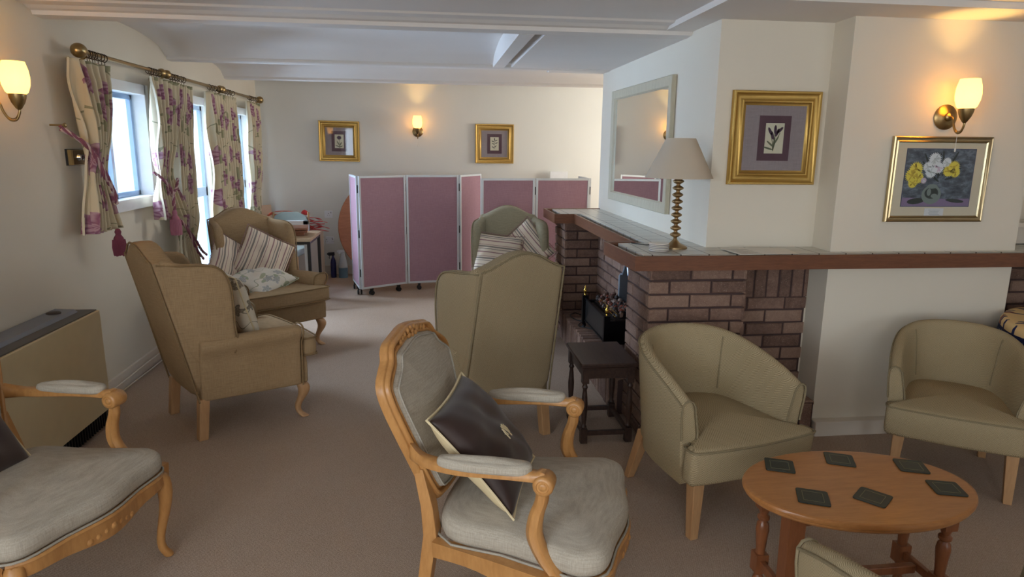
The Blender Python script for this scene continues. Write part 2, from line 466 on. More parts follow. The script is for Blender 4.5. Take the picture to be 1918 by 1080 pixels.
# ------------------------------------------------------------------ brick fireplace
def bricks(mb, O, U, V, Nn, wu, hv, L=.215, Hc=.0735, gap=.011, dep=.02, start=0, soldier=False):
    """courses of individual rough bricks on the plane O + u U + v V, facing Nn; mortar lies behind"""
    O, U, V, Nn = Vector(O), Vector(U), Vector(V), Vector(Nn)
    def brick(u0, u1, v0, v1):
        if u1-u0 < .012 or v1-v0 < .012: return
        j = lambda k=.0022: random.uniform(-k, k)
        d = random.uniform(-.002, .003); c = .0045
        base = [(u0, v0), (u1, v0), (u1, v1), (u0, v1)]
        ins = [(u0+c+j(), v0+c+j()), (u1-c+j(), v0+c+j()), (u1-c+j(), v1-c+j()), (u0+c+j(), v1-c+j())]
        vs = [O+U*p[0]+V*p[1]-Nn*dep for p in base]+[O+U*(p[0]+j(.0012))+V*(p[1]+j(.0012))-Nn*.004 for p in base]+[O+U*p[0]+V*p[1]+Nn*(d+j(.001)) for p in ins]
        fs = [(0,1,5,4),(1,2,6,5),(2,3,7,6),(3,0,4,7),(4,5,9,8),(5,6,10,9),(6,7,11,10),(7,4,8,11),(8,9,10,11)]
        mb.add(vs, fs); mb.t += [random.uniform(.15, .85)]*len(fs)
    if mb.t is None: mb.t = [0.5]*len(mb.f)
    if soldier:
        u = 0
        while u < wu-.01:
            brick(u, min(u+Hc-gap, wu), 0, hv-gap); u += Hc
        return
    v_ = hv; r = start
    while v_ > .01:
        off = 0 if r % 2 == 0 else -(L+gap)/2
        u = off
        while u < wu-.005:
            a = max(u, 0); e = min(u+L, wu)
            brick(a, e, max(v_-Hc+gap, 0), v_); u += L+gap
        v_ -= Hc; r += 1
fp = thing('brick_fireplace', 'brown brick fireplace surround with two piers, raised hearth and low brick wall', 'fireplace', (1.3, 3.5, 0))
FPI = Matrix.Translation((-1.3, -3.5, 0))
def fpart(mb, name, mats=None):
    # core boxes use mortar (index 1)
    if mb.t is not None:
        mb.t += [0.5]*(len(mb.f)-len(mb.t))
    return mb.build(name, mats or [BRICK, MORTAR], fp, M=FPI)
T_ = .955
b = MB(); b.t = []
bricks(b, (1.11, 3.25, 0), (1, 0, 0), (0, 0, 1), (0, -1, 0), .525, T_)
bricks(b, (1.11, 3.64, 0), (0, -1, 0), (0, 0, 1), (-1, 0, 0), .39, T_, start=1)
bricks(b, (1.635, 3.25, 0), (0, 1, 0), (0, 0, 1), (1, 0, 0), .22, T_, start=1)
bricks(b, (1.36, 3.64, 0), (-1, 0, 0), (0, 0, 1), (0, 1, 0), .25, T_)
k0 = len(b.f); b.box(1.12, 1.626, 3.26, 3.63, .0, T_, 1); fpart(b, 'near_pier')
b = MB(); b.t = []
bricks(b, (1.64, 3.452, .745), (1, 0, 0), (0, 0, 1), (0, -1, 0), .46, T_-.745, soldier=True)
bricks(b, (1.64, 3.452, .2), (1, 0, 0), (0, 0, 1), (0, -1, 0), .46, .54, start=1)
b.box(1.63, 2.095, 3.46, 3.469, .0, T_, 1); fpart(b, 'recessed_wall')
b = MB(); b.t = []
bricks(b, (1.64, 3.24, 0), (1, 0, 0), (0, 0, 1), (0, -1, 0), .445, .2, soldier=True)
bricks(b, (1.64, 3.24, .2), (1, 0, 0), (0, 1, 0), (0, 0, 1), .445, .23, L=.1, Hc=.115)
b.box(1.64, 2.08, 3.25, 3.47, 0, .192, 1); fpart(b, 'side_ledge')
b = MB(); b.t = []
bricks(b, (1.36, 5.33, .745), (0, -1, 0), (0, 0, 1), (-1, 0, 0), 1.69, T_-.745, soldier=True)
bricks(b, (1.36, 5.33, .22), (0, -1, 0), (0, 0, 1), (-1, 0, 0), 1.69, .52)
b.box(1.37, 1.485, 3.64, 5.8, 0, T_, 1); fpart(b, 'fireplace_back')
b = MB(); b.t = []
bricks(b, (1.06, 5.33, 0), (0, -1, 0), (0, 0, 1), (-1, 0, 0), 1.69, .225, soldier=True, Hc=.066)
bricks(b, (1.06, 5.33, .225), (0, -1, 0), (1, 0, 0), (0, 0, 1), 1.69, .295, soldier=True, Hc=.066)
b.box(1.07, 1.37, 3.64, 5.34, 0, .217, 1); fpart(b, 'hearth')
b = MB(); b.t = []
bricks(b, (1.08, 5.33, 0), (1, 0, 0), (0, 0, 1), (0, -1, 0), .29, T_)
bricks(b, (1.08, 5.75, 0), (0, -1, 0), (0, 0, 1), (-1, 0, 0), .42, T_, start=1)
b.box(1.09, 1.4, 5.34, 5.74, 0, T_, 1); fpart(b, 'far_pier')
# second recessed brick section right of the white pillar
b = MB(); b.t = []
bricks(b, (3.19, 3.5, 0), (1, 0, 0), (0, 0, 1), (0, -1, 0), .8, T_)
b.box(3.18, 4.0, 3.51, 3.6, 0, T_, 1); fpart(b, 'right_brick_wall')
# mantel shelf
mt = thing('mantel_shelf', 'long L-shaped tiled mantel shelf with brown wooden edge along the brickwork', 'shelf', (1.3, 3.3, .955))
MI = Matrix.Translation((-1.3, -3.3, -.955))
path = [(3.98, 3.2), (1.034, 3.2), (1.018, 3.675), (1.18, 3.69), (1.18, 5.33), (1.02, 5.33), (1.02, 5.8), (1.49, 5.8)]
prof = [(-.0, 0), (.052, 0), (.064, -.006), (.073, -.019), (.075, -.034), (.073, -.036), (0, -.036)]
b = MB(); b.sweep([(x, y, .955) for x, y in path], [(a, -c_) for a, c_ in prof], (0, 0, 1)); 
o = b.build('wooden_edge', MWOOD, mt, smooth=35, M=MI)
b = MB()
inner = [(3.98, 3.23), (1.062, 3.23), (1.048, 3.65), (1.21, 3.662), (1.21, 5.36), (1.05, 5.36), (1.05, 5.77), (1.49, 5.77), (1.49, 3.47), (2.105, 3.47), (2.105, 3.28), (3.18, 3.275), (3.18, 3.5), (3.98, 3.5)]
prism(b, inner[::-1], .958, 1.027); b.build('tiled_top', TILE, mt, M=MI)
# ------------------------------------------------------------------ pieces beside the brickwork, right of the white pillar
b = MB(); b.box(3.24, 3.9, 3.46, 3.60, 1.13, 1.16); b.box(3.24, 3.9, 3.5, 3.62, 1.03, 1.13)
setp(b.build('window_ledge', SKIRT, bevel=.004), 'white painted ledge standing at the right end of the mantel shelf', 'ledge')

# ------------------------------------------------------------------ wing chairs
def tapered(mb, p0, p1, s0, s1, mi=0, n=4):
    """square tapered post from p0 (half-size s0) to p1 (s1)"""
    p0, p1 = Vector(p0), Vector(p1); rings = []
    for t in (0, 1):
        p = p0.lerp(p1, t); s = s0+(s1-s0)*t
        rings.append([p+Vector((a*s, c*s, 0)) for a, c in ((-1, -1), (1, -1), (1, 1), (-1, 1))])
    mb.loft(rings, True, mi)
def cabriole(mb, x, y, top, sx, sy=1, k=1.0):
    """S-curved leg, knee outwards to (sx, sy), pad foot"""
    st = [(1.0, .0, .034), (.9, .012, .036), (.75, .02, .033), (.55, .008, .024), (.35, -.012, .018), (.18, -.014, .016), (.09, -.004, .019), (.04, .010, .025), (0.012, .014, .026), (0, .014, .022)]
    rings = []
    for t, o_, r in st:
        cx, cy = x+sx*o_*k, y+sy*o_*k
        rings.append([Vector((cx+r*k*(abs(cos(a))**.7)*(1 if cos(a) > 0 else -1), cy+r*k*(abs(sin(a))**.7)*(1 if sin(a) > 0 else -1), t*top)) for a in [2*pi*q/12 for q in range(12)]])
    mb.loft(rings)
WH = .975      # height of the back's top corners
def make_wing(name, label, loc, rz, fab, pipe, wood, group):
    t = thing(name, label, 'armchair', loc, rz, group)
    # outer back: tapered slab leaning back; map (u across, v height)
    def yb(z): return -.015-.17*((z-.2)/.78)**1.05 if z > .2 else -.015
    def hw(z): return .262-.026*(z-.2)/.78
    # back cushion + outer back as one pad, camel top
    out = []
    top = [(-.5, 0.0), (-.40, .012), (-.3, .035), (-.18, .066), (-.06, .082), (.06, .082), (.18, .066), (.3, .035), (.40, .012), (.5, 0.0)]
    out = [(-.262, .215), (0, .212), (.262, .215)]
    for z in (.4, .6, .8, .93): out.append((hw(z), z))
    out += [(u*.47, WH+v) for u, v in top[::-1]]
    for z in (.93, .8, .6, .4): out.append((-hw(z), z))
    b = MB(); pad(b, out, .12, .03, .012, lambda u, v, w: Vector((u, yb(v)+.06+w, v)), puffb=0.004, ctr=(0, .6))
    bk = b.build('backrest', fab, t, smooth=50, sub=1)
    b = MB(); lo = [(p[0]*.985, yb(p[1])+.004, p[1]-.006) for p in out[2:-1]]+[(out[0][0], yb(.215)+.004, .215)]
    b.tube(lo, .0055, 6); b.build('piping', pipe, bk, smooth=60)
    # wings
    for s in (-1, 1):
        def wm(u, v, w, s=s):
            # u = distance forward from the back, v = height
            fl = .30*u*(1-.15*u)
            lean = yb(v)
            return Vector((s*(hw(v)-.035+fl+w), lean+.03+u, v))
        o_ = [(-.01, .44), (.12, .44), (.21, .455), (.245, .52), (.258, .62), (.285, .74), (.298, .84), (.288, .905), (.255, .94), (.19, .952), (.09, .956), (-.01, .965)]
        if s < 0: pass
        b = MB(); pad(b, smoothpoly([(p[0], p[1], 0) for p in o_], 2), .07, .03, .006, wm, ctr=(.13, .7))
        wg = b.build('wing', fab, t, smooth=60, sub=1)
        b = MB(); pp = smoothpoly([(p[0], p[1], 0) for p in o_[2:]], 3, closed=False)
        b.tube([wm(.13+(p.x-.13)*.955, .7+(p.y-.7)*.972, .031) for p in pp], .005, 6); b.build('piping', pipe, wg, smooth=60)
        # arm: side panel + rolled top
        def sx_(y): return .262+.085*min(1, max(0, y)/.5)
        b = MB(); rings = []
        for y in (-.0, .12, .26, .40, .52):
            xo = sx_(y); zt = .565-.02*(1-y/.52)
            ring = [(xo-.075, .21), (xo, .21), (xo+.004, .35), (xo+.006, zt-.105), (xo+.022, zt-.075), (xo+.038, zt-.045), (xo+.034, zt-.012), (xo+.012, zt+.004), (xo-.03, zt+.004), (xo-.066, zt-.012), (xo-.085, zt-.045), (xo-.085, zt-.12)]
            rings.append([Vector((s*px, y, pz)) for px, pz in ring])
        b.loft(rings); ar = b.build('arm', fab, t, smooth=40, bevel=.012, sub=1)
        b = MB(); b.tube(smoothpoly([Vector((p.x, p.y+.004, p.z)) for p in rings[-1][1:]], 2, closed=False), .005, 6); b.build('piping', pipe, ar, smooth=60)
    # front rail / seat body
    b = MB(); rings = []
    for z, k in ((.215, 0), (.225, .004), (.33, .006), (.37, .0)):
        rings.append([Vector(p) for p in ((-.25-k, 0, z), (.25+k, 0, z), (.30+k, .3, z), (.335+k, .555+k, z), (0, .575+k, z), (-.335-k, .555+k, z), (-.30-k, .3, z))])
    b.loft(rings); b.build('seat_frame', fab, t, smooth=40, bevel=.008)
    # T cushion
    o_ = [(-.245, .04), (.245, .04), (.262, .50), (.268, .535), (.335, .54), (.345, .60), (.30, .635), (0, .65), (-.30, .635), (-.345, .60), (-.335, .54), (-.268, .535), (-.262, .50)]
    o2 = smoothpoly([(p[0], p[1], 0) for p in o_], 2)
    b = MB(); pad(b, o2, .105, .022, .018, lambda u, v, w: Vector((u, v, .425+w)), puffb=.0, ctr=(0, .33))
    cu = b.build('seat_cushion', fab, t, smooth=60, sub=1)
    for zz in (.475, .377):
        b = MB(); b.tube([Vector((p.x*.995, p.y*.997, zz)) for p in o2], .005, 6, closed=True); b.build('piping', pipe, cu, smooth=60)
    for s in (-1, 1):
        b = MB(); cabriole(b, s*.285, .53, .22, s, 1); b.build('leg', wood, t, smooth=60, sub=1)
        b = MB(); tapered(b, (s*.235, .012, .225), (s*.243, -.012, 0), .026, .024); b.build('leg', wood, t, bevel=.003)
    return t
AZ = lambda th: R(th-90)
GW = 'high backed wing armchairs'
wa = make_wing('wing_armchair', 'tan linen wing armchair seen from behind and the side, nearest the left wall', (-1.369, 3.712, 0), AZ(36.1), TANL, PIPE, BEECH_LT, GW)
wb = dup(wa, (-1.455, 5.49, 0), AZ(-50.5), 'tan linen wing armchair under the windows holding three patterned cushions'); wb.name = 'wing_armchair'
wc = make_wing('wing_armchair', 'beige herringbone wing armchair with its back to the viewer, beside the dark stool', (.378, 3.33, 0), AZ(112), HERR, PIPEG, BEECH_LT, GW)
wd = make_wing('wing_armchair', 'olive beige wing armchair facing the viewer in front of the pink screen', (.655, 5.64, 0), AZ(-93), GRNL, PIPEG, BEECH_LT, GW)

# ------------------------------------------------------------------ carved open armchairs
def make_bergere(label, loc, rz):
    t = thing('carved_armchair', label, 'armchair', loc, rz, 'carved beech open armchairs')
    def bm_(u, v, w): v *= .93; u *= .95; return Vector((u, -.02-.31*v+w, .43+v))       # v measured up from seat level
    half = [(0, .03), (.13, .035), (.172, .07), (.205, .18), (.245, .32), (.262, .40), (.258, .445), (.222, .475), (.185, .50), (.16, .535), (.10, .55), (0, .565)]
    outl = [(u, v, 0) for u, v in half]+[(-u, v, 0) for u, v in half[-2:0:-1]]
    o2 = smoothpoly(outl, 3)
    prof = [(-.022, -.023), (.008, -.023), (.016, -.018), (.017, -.010), (.006, -.006), (.006, -.002), (.018, .002), (.021, .008), (.017, .014), (.006, .016), (.006, .020), (.002, .024), (-.022, .024)]
    b = MB(); path = [bm_(p.x, p.y, 0) for p in o2]
    sd = Vector((0, 1, .31)).normalized()
    b.sweep(path, prof, sd, closed=True)
    # carved posy on the crest
    for k in range(9):
        a = k/9*2*pi; rr = .0 if k == 0 else .022
        c_ = bm_(rr*cos(a)*1.9, .562+rr*sin(a)*.55, .020)
        b.lathe([(.001, .007), (.008, .005), (.011, 0), (.008, -.004)], 8, M=Matrix.Translation(c_)@Matrix.Rotation(R(-90), 4, 'X'))
    for s in (-1, 1):
        for q in range(3):
            p = bm_(s*(.06+.022*q), .562-.006*q, .018); b.lathe([(.001, .006), (.009, .003), (.012, 0)], 8, M=Matrix.Translation(p)@Matrix.Rotation(R(-90), 4, 'X'))
    # posts from the back frame down to the floor
    for s in (-1, 1):
        b.loft([[Vector((s*x+i*wx, y+j*wy, z)) for i, j in ((-1, -1), (1, -1), (1, 1), (-1, 1))] for x, y, z, wx, wy in
                ((.192, -.066, .57, .016, .016), (.196, -.035, .45, .022, .02), (.205, -.022, .36, .024, .022), (.212, -.05, .15, .02, .02), (.22, -.09, 0, .018, .018))])
    b.build('frame', BEECH, t, smooth=45, bevel=.003)
    ins = offs([(p.x, p.y) for p in o2], .016)
    b = MB(); pad(b, ins, .05, .012, .022, lambda u, v, w: bm_(u, v, w+.004), puffb=.008, ctr=(0, .32))
    bp_ = b.build('back_pad', PALE, t, smooth=60, sub=1)
    b = MB(); i2 = offs([(p.x, p.y) for p in o2], .024)
    b.tube([bm_(p[0], p[1], .031) for p in i2], .004, 6, closed=True); b.build('piping', PIPEP, bp_, smooth=60)
    # seat
    so = [(-.21, .0), (.21, .0), (.27, .22), (.315, .40), (.325, .47), (.28, .535), (.15, .55), (0, .575), (-.15, .55), (-.28, .535), (-.325, .47), (-.315, .40), (-.27, .22)]
    s2 = smoothpoly([(p[0], p[1], 0) for p in so], 3)
    b = MB(); pad(b, s2, .085, .035, .035, lambda u, v, w: Vector((u, v, .395+w)), puffb=0, ctr=(0, .3))
    st = b.build('seat', PALE, t, smooth=70, sub=1)
    b = MB(); b.tube([Vector((p.x*1.0, p.y, .362)) for p in s2], .004, 6, closed=True); b.build('piping', PIPEP, st, smooth=60)
    # serpentine rail with apron
    b = MB(); rings = []
    def rail(pts, nm):
        b = MB(); rg = []
        pp = smoothpoly(pts, 5, closed=False); k = len(pp)
        for i, p in enumerate(pp):
            tt = pp[min(i+1, k-1)]-pp[max(i-1, 0)]; tt.normalize(); nn = Vector((tt.y, -tt.x, 0))
            q = i/(k-1); dip = .022*sin(pi*q)**2
            dr = .055+dip*1.0-.012*sin(2*pi*q)**2
            rg.append([Vector((p.x, p.y, 0))+nn*a+Vector((0, 0, z)) for a, z in ((-.03, .358), (.004, .358), (.008, .35), (.004, .342), (.006, .358-dr+.012), (.002, .358-dr), (-.024, .358-dr))])
        b.loft(rg)
        if nm == 'front_rail':
            for q in range(-3, 4):
                p = Vector((q*.028, .578-.004*abs(q), .315-.004*abs(q)))
                b.lathe([(.001, .007), (.010, .004), (.014, 0)], 8, M=Matrix.Translation(p)@Matrix.Rotation(R(-90), 4, 'X'))
        b.build(nm, BEECH, t, smooth=45)
    rail([(.30, .50, 0), (.25, .548, 0), (.14, .552, 0), (0, .575, 0), (-.14, .552, 0), (-.25, .548, 0), (-.30, .50, 0)][::-1], 'front_rail') if False else None
    rail([(-.31, .50, 0), (-.25, .543, 0), (-.14, .552, 0), (0, .575, 0), (.14, .552, 0), (.25, .543, 0), (.31, .50, 0)][::-1], 'front_rail')
    rail([(.325, .50, 0), (.315, .38, 0), (.27, .2, 0), (.225, .0, 0)][::-1][::-1], 'side_rail')
    rail([(-.225, .0, 0), (-.27, .2, 0), (-.315, .38, 0), (-.325, .50, 0)], 'side_rail')
    for s in (-1, 1):
        # front leg
        b = MB(); rings = []
        for z, o_, r in ((.355, 0, .030), (.32, .010, .032), (.27, .016, .028), (.2, .012, .022), (.12, -.004, .017), (.06, -.010, .015), (.03, -.002, .018), (.012, .008, .021), (0, .008, .018)):
            rings.append([Vector((s*(.287+o_)+r*cos(a), .503+o_+r*sin(a), z)) for a in [2*pi*q/10 for q in range(10)]])
        b.loft(rings); b.build('front_leg', BEECH, t, smooth=60, sub=1)
        # arm
        b = MB()
        ap = smoothpoly([(s*.225, -.078, .640), (s*.258, -.02, .630), (s*.283, .09, .632), (s*.290, .20, .640), (s*.291, .31, .642), (s*.290, .352, .636)], 4, closed=False)
        rings = []
        k = len(ap)
        for i, p in enumerate(ap):
            q = i/(k-1); hw_ = .017+.010*sin(pi*min(1, q*1.1))+(.006 if q > .85 else 0); hh = .016+(.008 if q > .85 else 0)+(.012*(1-q*5) if q < .2 else 0)
            rings.append([p+Vector((a*hw_, 0, c_*hh)) for a, c_ in ((-1, -.6), (-.5, -1), (.5, -1), (1, -.6), (1, .5), (.6, 1), (-.6, 1), (-1, .5))])
        b.loft(rings)
        # scroll at the tip
        e = Vector((s*.290, .350, .626))
        b.lathe([(.004, .034), (.010, .033), (.012, .030), (.017, .030), (.019, .033), (.026, .032), (.030, .026), (.031, 0), (.030, -.026), (.026, -.032), (.019, -.033), (.017, -.030), (.012, -.030), (.010, -.033), (.004, -.034)], 18, M=Matrix.Translation(e)@Matrix.Rotation(R(90), 4, 'Y'))
        arm = b.build('arm', BEECH, t, smooth=50)
        b = MB()
        o_ = smoothpoly([(-.024, -.13, 0), (0, -.145, 0), (.024, -.13, 0), (.032, -.04, 0), (.033, .06, 0), (.028, .125, 0), (0, .145, 0), (-.028, .125, 0), (-.033, .06, 0), (-.032, -.04, 0)], 2)
        pad(b, o_, .034, .014, .012, lambda u, v, w: Vector((s*(.288+u*1.0-.10*max(0, -v-.04)), .170+v, .666+w-.012+ (.05*v))), ctr=(0, 0))
        ap_ = b.build('arm_pad', PALE, arm, smooth=60, sub=1)
        # support
        b = MB(); sp = smoothpoly([(s*.290, .347, .62), (s*.289, .343, .57), (s*.288, .328, .52), (s*.292, .325, .46), (s*.300, .355, .40), (s*.306, .40, .345), (s*.306, .41, .32)], 4, closed=False)
        rings = []; k = len(sp)
        for i, p in enumerate(sp):
            q = i/(k-1); r = .017+.004*sin(pi*q)+.010*q**2
            rings.append([p+Vector((a*r*.85, c_*r, 0)) for a, c_ in ((-1, -.5), (-.5, -1), (.5, -1), (1, -.5), (.8, 0), (1, .5), (.5, 1), (-.5, 1), (-1, .5), (-.8, 0))])
        b.loft(rings); b.build('arm_support', BEECH, t, smooth=50)
    return t
ba = make_bergere('carved beech armchair in the centre foreground with brown cushion leaning on its back', (.082, 2.10, 0), AZ(-20.7))
bb = dup(ba, (-1.60, 2.33, 0), AZ(-19.5), 'carved beech armchair in the lower left, cut off by the picture edge')

# ------------------------------------------------------------------ tub chairs
def make_tub(label, loc, rz):
    t = thing('tub_chair', label, 'armchair', loc, rz, 'herringbone tub chairs')
    half = [(.325, .245), (.318, .12), (.302, -.02), (.272, -.14), (.215, -.24), (.12, -.31), (0, -.335)]
    zt_h = [.585, .635, .677, .708, .728, .737, .740]
    pts = [(x, y, z) for (x, y), z in zip(half, zt_h)]+[(-x, y, z) for (x, y), z in zip(half[-2::-1], zt_h[-2::-1])]
    P = smoothpoly(pts, 4, closed=False); k = len(P); b = MB(); rings = []; edge = []; edge2 = []
    for i, p in enumerate(P):
        tt = P[min(i+1, k-1)]-P[max(i-1, 0)]; tt.z = 0; tt.normalize(); nn = Vector((-tt.y, tt.x, 0))
        # nn must point inwards
        c_ = Vector((0, .05, 0))-Vector((p.x, p.y, 0))
        if nn.dot(c_) < 0: nn = -nn
        zt = p.z; o_ = Vector((p.x, p.y, 0))
        sh = lambda z: o_*(1-.12*(.72-z)/.5) if z < .72 else o_
        ring = []
        for a, z in ((.012, .225), (.0, .24), (-.002, .42), (-.004, zt-.06), (.0, zt-.022), (.012, zt-.004), (.028, zt+.003), (.046, zt-.004), (.058, zt-.025), (.064, zt-.08), (.072, .45), (.072, .30)):
            ring.append(sh(z)+nn*a+Vector((0, 0, z)))
        rings.append(ring); edge.append(ring[4]); edge2.append(ring[8])
    mixr = lambda A, B, q: [a.lerp(c, q) for a, c in zip(A, B)]
    b.loft([rings[0], mixr(rings[0], rings[1], .12)]+rings[1:-1]+[mixr(rings[-1], rings[-2], .12), rings[-1]]); sh_ = b.build('backrest', TUBH, t, smooth=70, bevel=0, sub=1)
    b = MB(); b.tube([e for e in edge], .0045, 6)
    for rg in (rings[0], rings[-1]): b.tube([v+Vector((0, .003, 0)) for v in rg[2:12]], .0045, 6)
    for i0 in (14, k-15): b.tube([v for v in rings[i0][8:11]], .004, 6)
    b.build('piping', PIPEG, sh_, smooth=60)
    so = [(-.20, -.21), (0, -.25), (.20, -.21), (.245, -.08), (.25, .10), (.262, .235), (.300, .25), (.308, .30), (.288, .328), (.15, .342), (0, .348), (-.15, .342), (-.288, .328), (-.308, .30), (-.300, .25), (-.262, .235), (-.25, .10), (-.245, -.08)]
    s2 = smoothpoly([(p[0], p[1], 0) for p in so], 2)
    b = MB(); pad(b, s2, .165, .03, .028, lambda u, v, w: Vector((u, v-.012*(w < 0), .332+w)), puffb=0, ctr=(0, .07))
    st = b.build('seat_cushion', TUBH, t, smooth=70, sub=1)
    b = MB(); b.tube([Vector((p.x, p.y, .403)) for p in s2], .0045, 6, closed=True); b.build('piping', PIPEG, st, smooth=60)
    b = MB(); b.loft([[Vector((x*k_, y*k_, z)) for x, y, _ in [(q[0], q[1], 0) for q in half]+[(-q[0], q[1], 0) for q in half[-2::-1]]] for z, k_ in ((.222, .88), (.30, .9))])
    b.build('seat_base', TUBH, t)
    for sx in (-1, 1):
        for top, bot in (((sx*.235, .25, .27), (sx*.245, .262, 0)), ((sx*.18, -.2, .27), (sx*.205, -.285, 0))):
            b = MB(); tapered(b, top, bot, .027, .018); b.build('leg', BEECH_LT, t, bevel=.003)
    return t
ta = make_tub('herringbone tub chair standing in front of the brick pier', (1.205, 2.665, 0), AZ(-75))
tb = dup(ta, (2.52, 2.80, 0), AZ(-125), 'herringbone tub chair at the right edge, beside the blue patterned tablecloth'); tb.scale = (.94, .94, .95)
tc_ = dup(ta, (1.18, 1.135, 0), AZ(80), 'pale tub chair arm rising from the bottom edge before the coffee table')

# ------------------------------------------------------------------ oval coffee table and coasters
ct = thing('coffee_table', 'oval honey pine coffee table with turned legs in the lower right', 'table', (1.40, 1.89, 0))
TR = R(-2)
b = MB(); rings = []
for k_, z in ((.90, .432), (.97, .434), (.985, .44), (.985, .446), (1.0, .449), (1.004, .456), (.996, .463), (.98, .4655), (.965, .466), (.5, .466), (.02, .466)):
    rings.append([Vector((.385*k_*cos(a), .252*k_*sin(a), z)) for a in [2*pi*q/72 for q in range(72)]])
b.loft(rings); b.build('tabletop', PINE, ct, smooth=30)
turn = [(.012, .05), (.019, .055), (.021, .065), (.017, .08), (.014, .088), (.020, .10), (.022, .115), (.018, .14), (.016, .18), (.020, .235), (.023, .265), (.020, .285), (.013, .296), (.021, .303), (.021, .312), (.013, .32), (.018, .335), (.02, .35)]
for sx in (-1, 1):
    for sy in (-1, 1):
        b = MB(); M = Matrix.Translation((sx*.27, sy*.09, 0))
        if (sx, sy) == (-1, -1):
            tapered(b, (sx*.27, sy*.09, .434), (sx*.27, sy*.09, .0), .027, .024)
        else:
            b.lathe(turn, 18, M=M); b.lathe([(.018, 0), (.02, .01), (.016, .03), (.013, .052)], 18, M=M)
            tapered(b, (sx*.27, sy*.09, .434), (sx*.27, sy*.09, .34), .024, .022)
            b.box(sx*.27-.022, sx*.27+.022, sy*.09-.022, sy*.09+.022, .10, .17)
        b.build('leg', PINE_D, ct, smooth=40)
b = MB(); b.box(-.25, .25, -.10, -.08, .385, .434); b.box(-.25, .25, .08, .10, .385, .434); b.box(-.28, -.26, -.07, .07, .385, .434); b.box(.26, .28, -.07, .07, .385, .434); b.build('apron', PINE_D, ct)
b = MB(); b.box(-.25, .25, -.012, .012, .12, .15); b.box(-.28, -.26, -.07, .07, .12, .15); b.box(.26, .28, -.07, .07, .12, .15); b.build('stretcher', PINE_D, ct, bevel=.003)
CT_G = m_plain('dark_green_coaster', sc(34, 42, 36), .45); CT_L = m_plain('coaster_gilt_line', sc(118, 120, 84), .4)
def coaster(loc, rz, label, sx=.096, sy=.096):
    t = thing('coaster', label, 'coaster', loc, rz, 'six dark green coasters on the coffee table')
    b = MB(); o_ = rrect(sx, sy, .008, 3); b.loft([[Vector((x, y, z)) for x, y in o_] for z in (0, .004)]); b.build('mat', CT_G, t, bevel=.0008)
    b = MB(); h = sx/2-.018; g = sy/2-.018; w = .0011
    for x0, x1, y0, y1 in ((-h, h, -g-w, -g), (-h, h, g, g+w), (-h-w, -h, -g, g), (h, h+w, -g, g)): b.box(x0, x1, y0, y1, .0039, .0043)
    b.build('gilt_line', CT_L, t)
for (x, y), rz, lb in (((1.202, 2.035), 22-45, 'at the far left of the table'), ((1.442, 2.058), -24, 'at the far edge in the middle'), ((1.665, 1.985), -20, 'at the far right'),
                       ((1.198, 1.818), -24, 'at the near left'), ((1.39, 1.798), 40, 'in the near middle'), ((1.672, 1.828), -16, 'touching the right end of the table')):
    coaster((x, y, .4668), R(rz), 'dark green square coaster '+lb)

# ------------------------------------------------------------------ dark oak stool
so_ = thing('side_table', 'small dark oak joint stool table beside the brick pier', 'side table', (.915, 3.44, 0))
b = MB(); b.loft([[Vector((x, y, z)) for x, y in rrect(.305+d, .405+d, .004, 2)] for z, d in ((.428, -.012), (.434, 0), (.446, 0), (.452, -.008))]); b.build('tabletop', OAKD, so_)
for sx in (-1, 1):
    for sy in (-1, 1):
        b = MB(); cx, cy = sx*.122, sy*.172; M = Matrix.Translation((cx, cy, 0))
        b.box(cx-.018, cx+.018, cy-.018, cy+.018, .005, .085); b.box(cx-.018, cx+.018, cy-.018, cy+.018, .34, .428)
        b.lathe([(.012, .085), (.017, .095), (.011, .107), (.013, .13), (.017, .19), (.018, .22), (.013, .28), (.010, .305), (.017, .318), (.011, .33), (.014, .345)], 14, M=M)
        b.build('leg', OAKD, so_, smooth=40)
b = MB()
for s in (-1, 1): b.box(-.105, .105, s*.172-.008, s*.172+.008, .365, .428); b.box(s*.122-.008, s*.122+.008, -.155, .155, .365, .428)
b.build('apron', OAKD, so_)
b = MB()
for s in (-1, 1): b.box(-.105, .105, s*.172-.01, s*.172+.01, .045, .07); b.box(s*.122-.01, s*.122+.01, -.155, .155, .045, .07)
b.build('stretcher', OAKD, so_, bevel=.002)

# ------------------------------------------------------------------ pictures and mirror
def fr_rect(w, h): return [(-w/2, 0, -h/2), (w/2, 0, -h/2), (w/2, 0, h/2), (-w/2, 0, h/2)]
def frame_mb(w, h, prof):
    b = MB(); b.sweep(fr_rect(w, h), prof, (0, -1, 0), closed=True); return b
GPROF = [(0, 0), (.022, .0), (.030, .004), (.030, .012), (.020, .020), (.016, .034), (.024, .046), (.030, .052), (.028, .058), (.016, .062), (.012, .070), (.008, .078), (0, .078)]
def flat(b, pts, y, mi):
    b.add([(p[0], y, p[1]) for p in pts], [tuple(range(len(pts)))], mi)
def blob(b, cx, cz, rx, rz_, y, mi, n=14, ang=0, spike=0):
    ps = []
    for k in range(n):
        a = 2*pi*k/n; q = 1+spike*(1 if k % 2 else -1)
        x, z = rx*cos(a)*q, rz_*sin(a)*q
        ps.append((cx+x*cos(ang)-z*sin(ang), cz+x*sin(ang)+z*cos(ang)))
    flat(b, ps, y, mi)
def stroke(b, pts, w, y, mi):
    P = [Vector((p[0], p[1])) for p in pts]
    for i in range(len(P)-1):
        d = (P[i+1]-P[i]).normalized(); n_ = Vector((-d.y, d.x))*w/2
        flat(b, [P[i]-n_, P[i+1]-n_, P[i+1]+n_, P[i]+n_], y-.00002*i, mi)
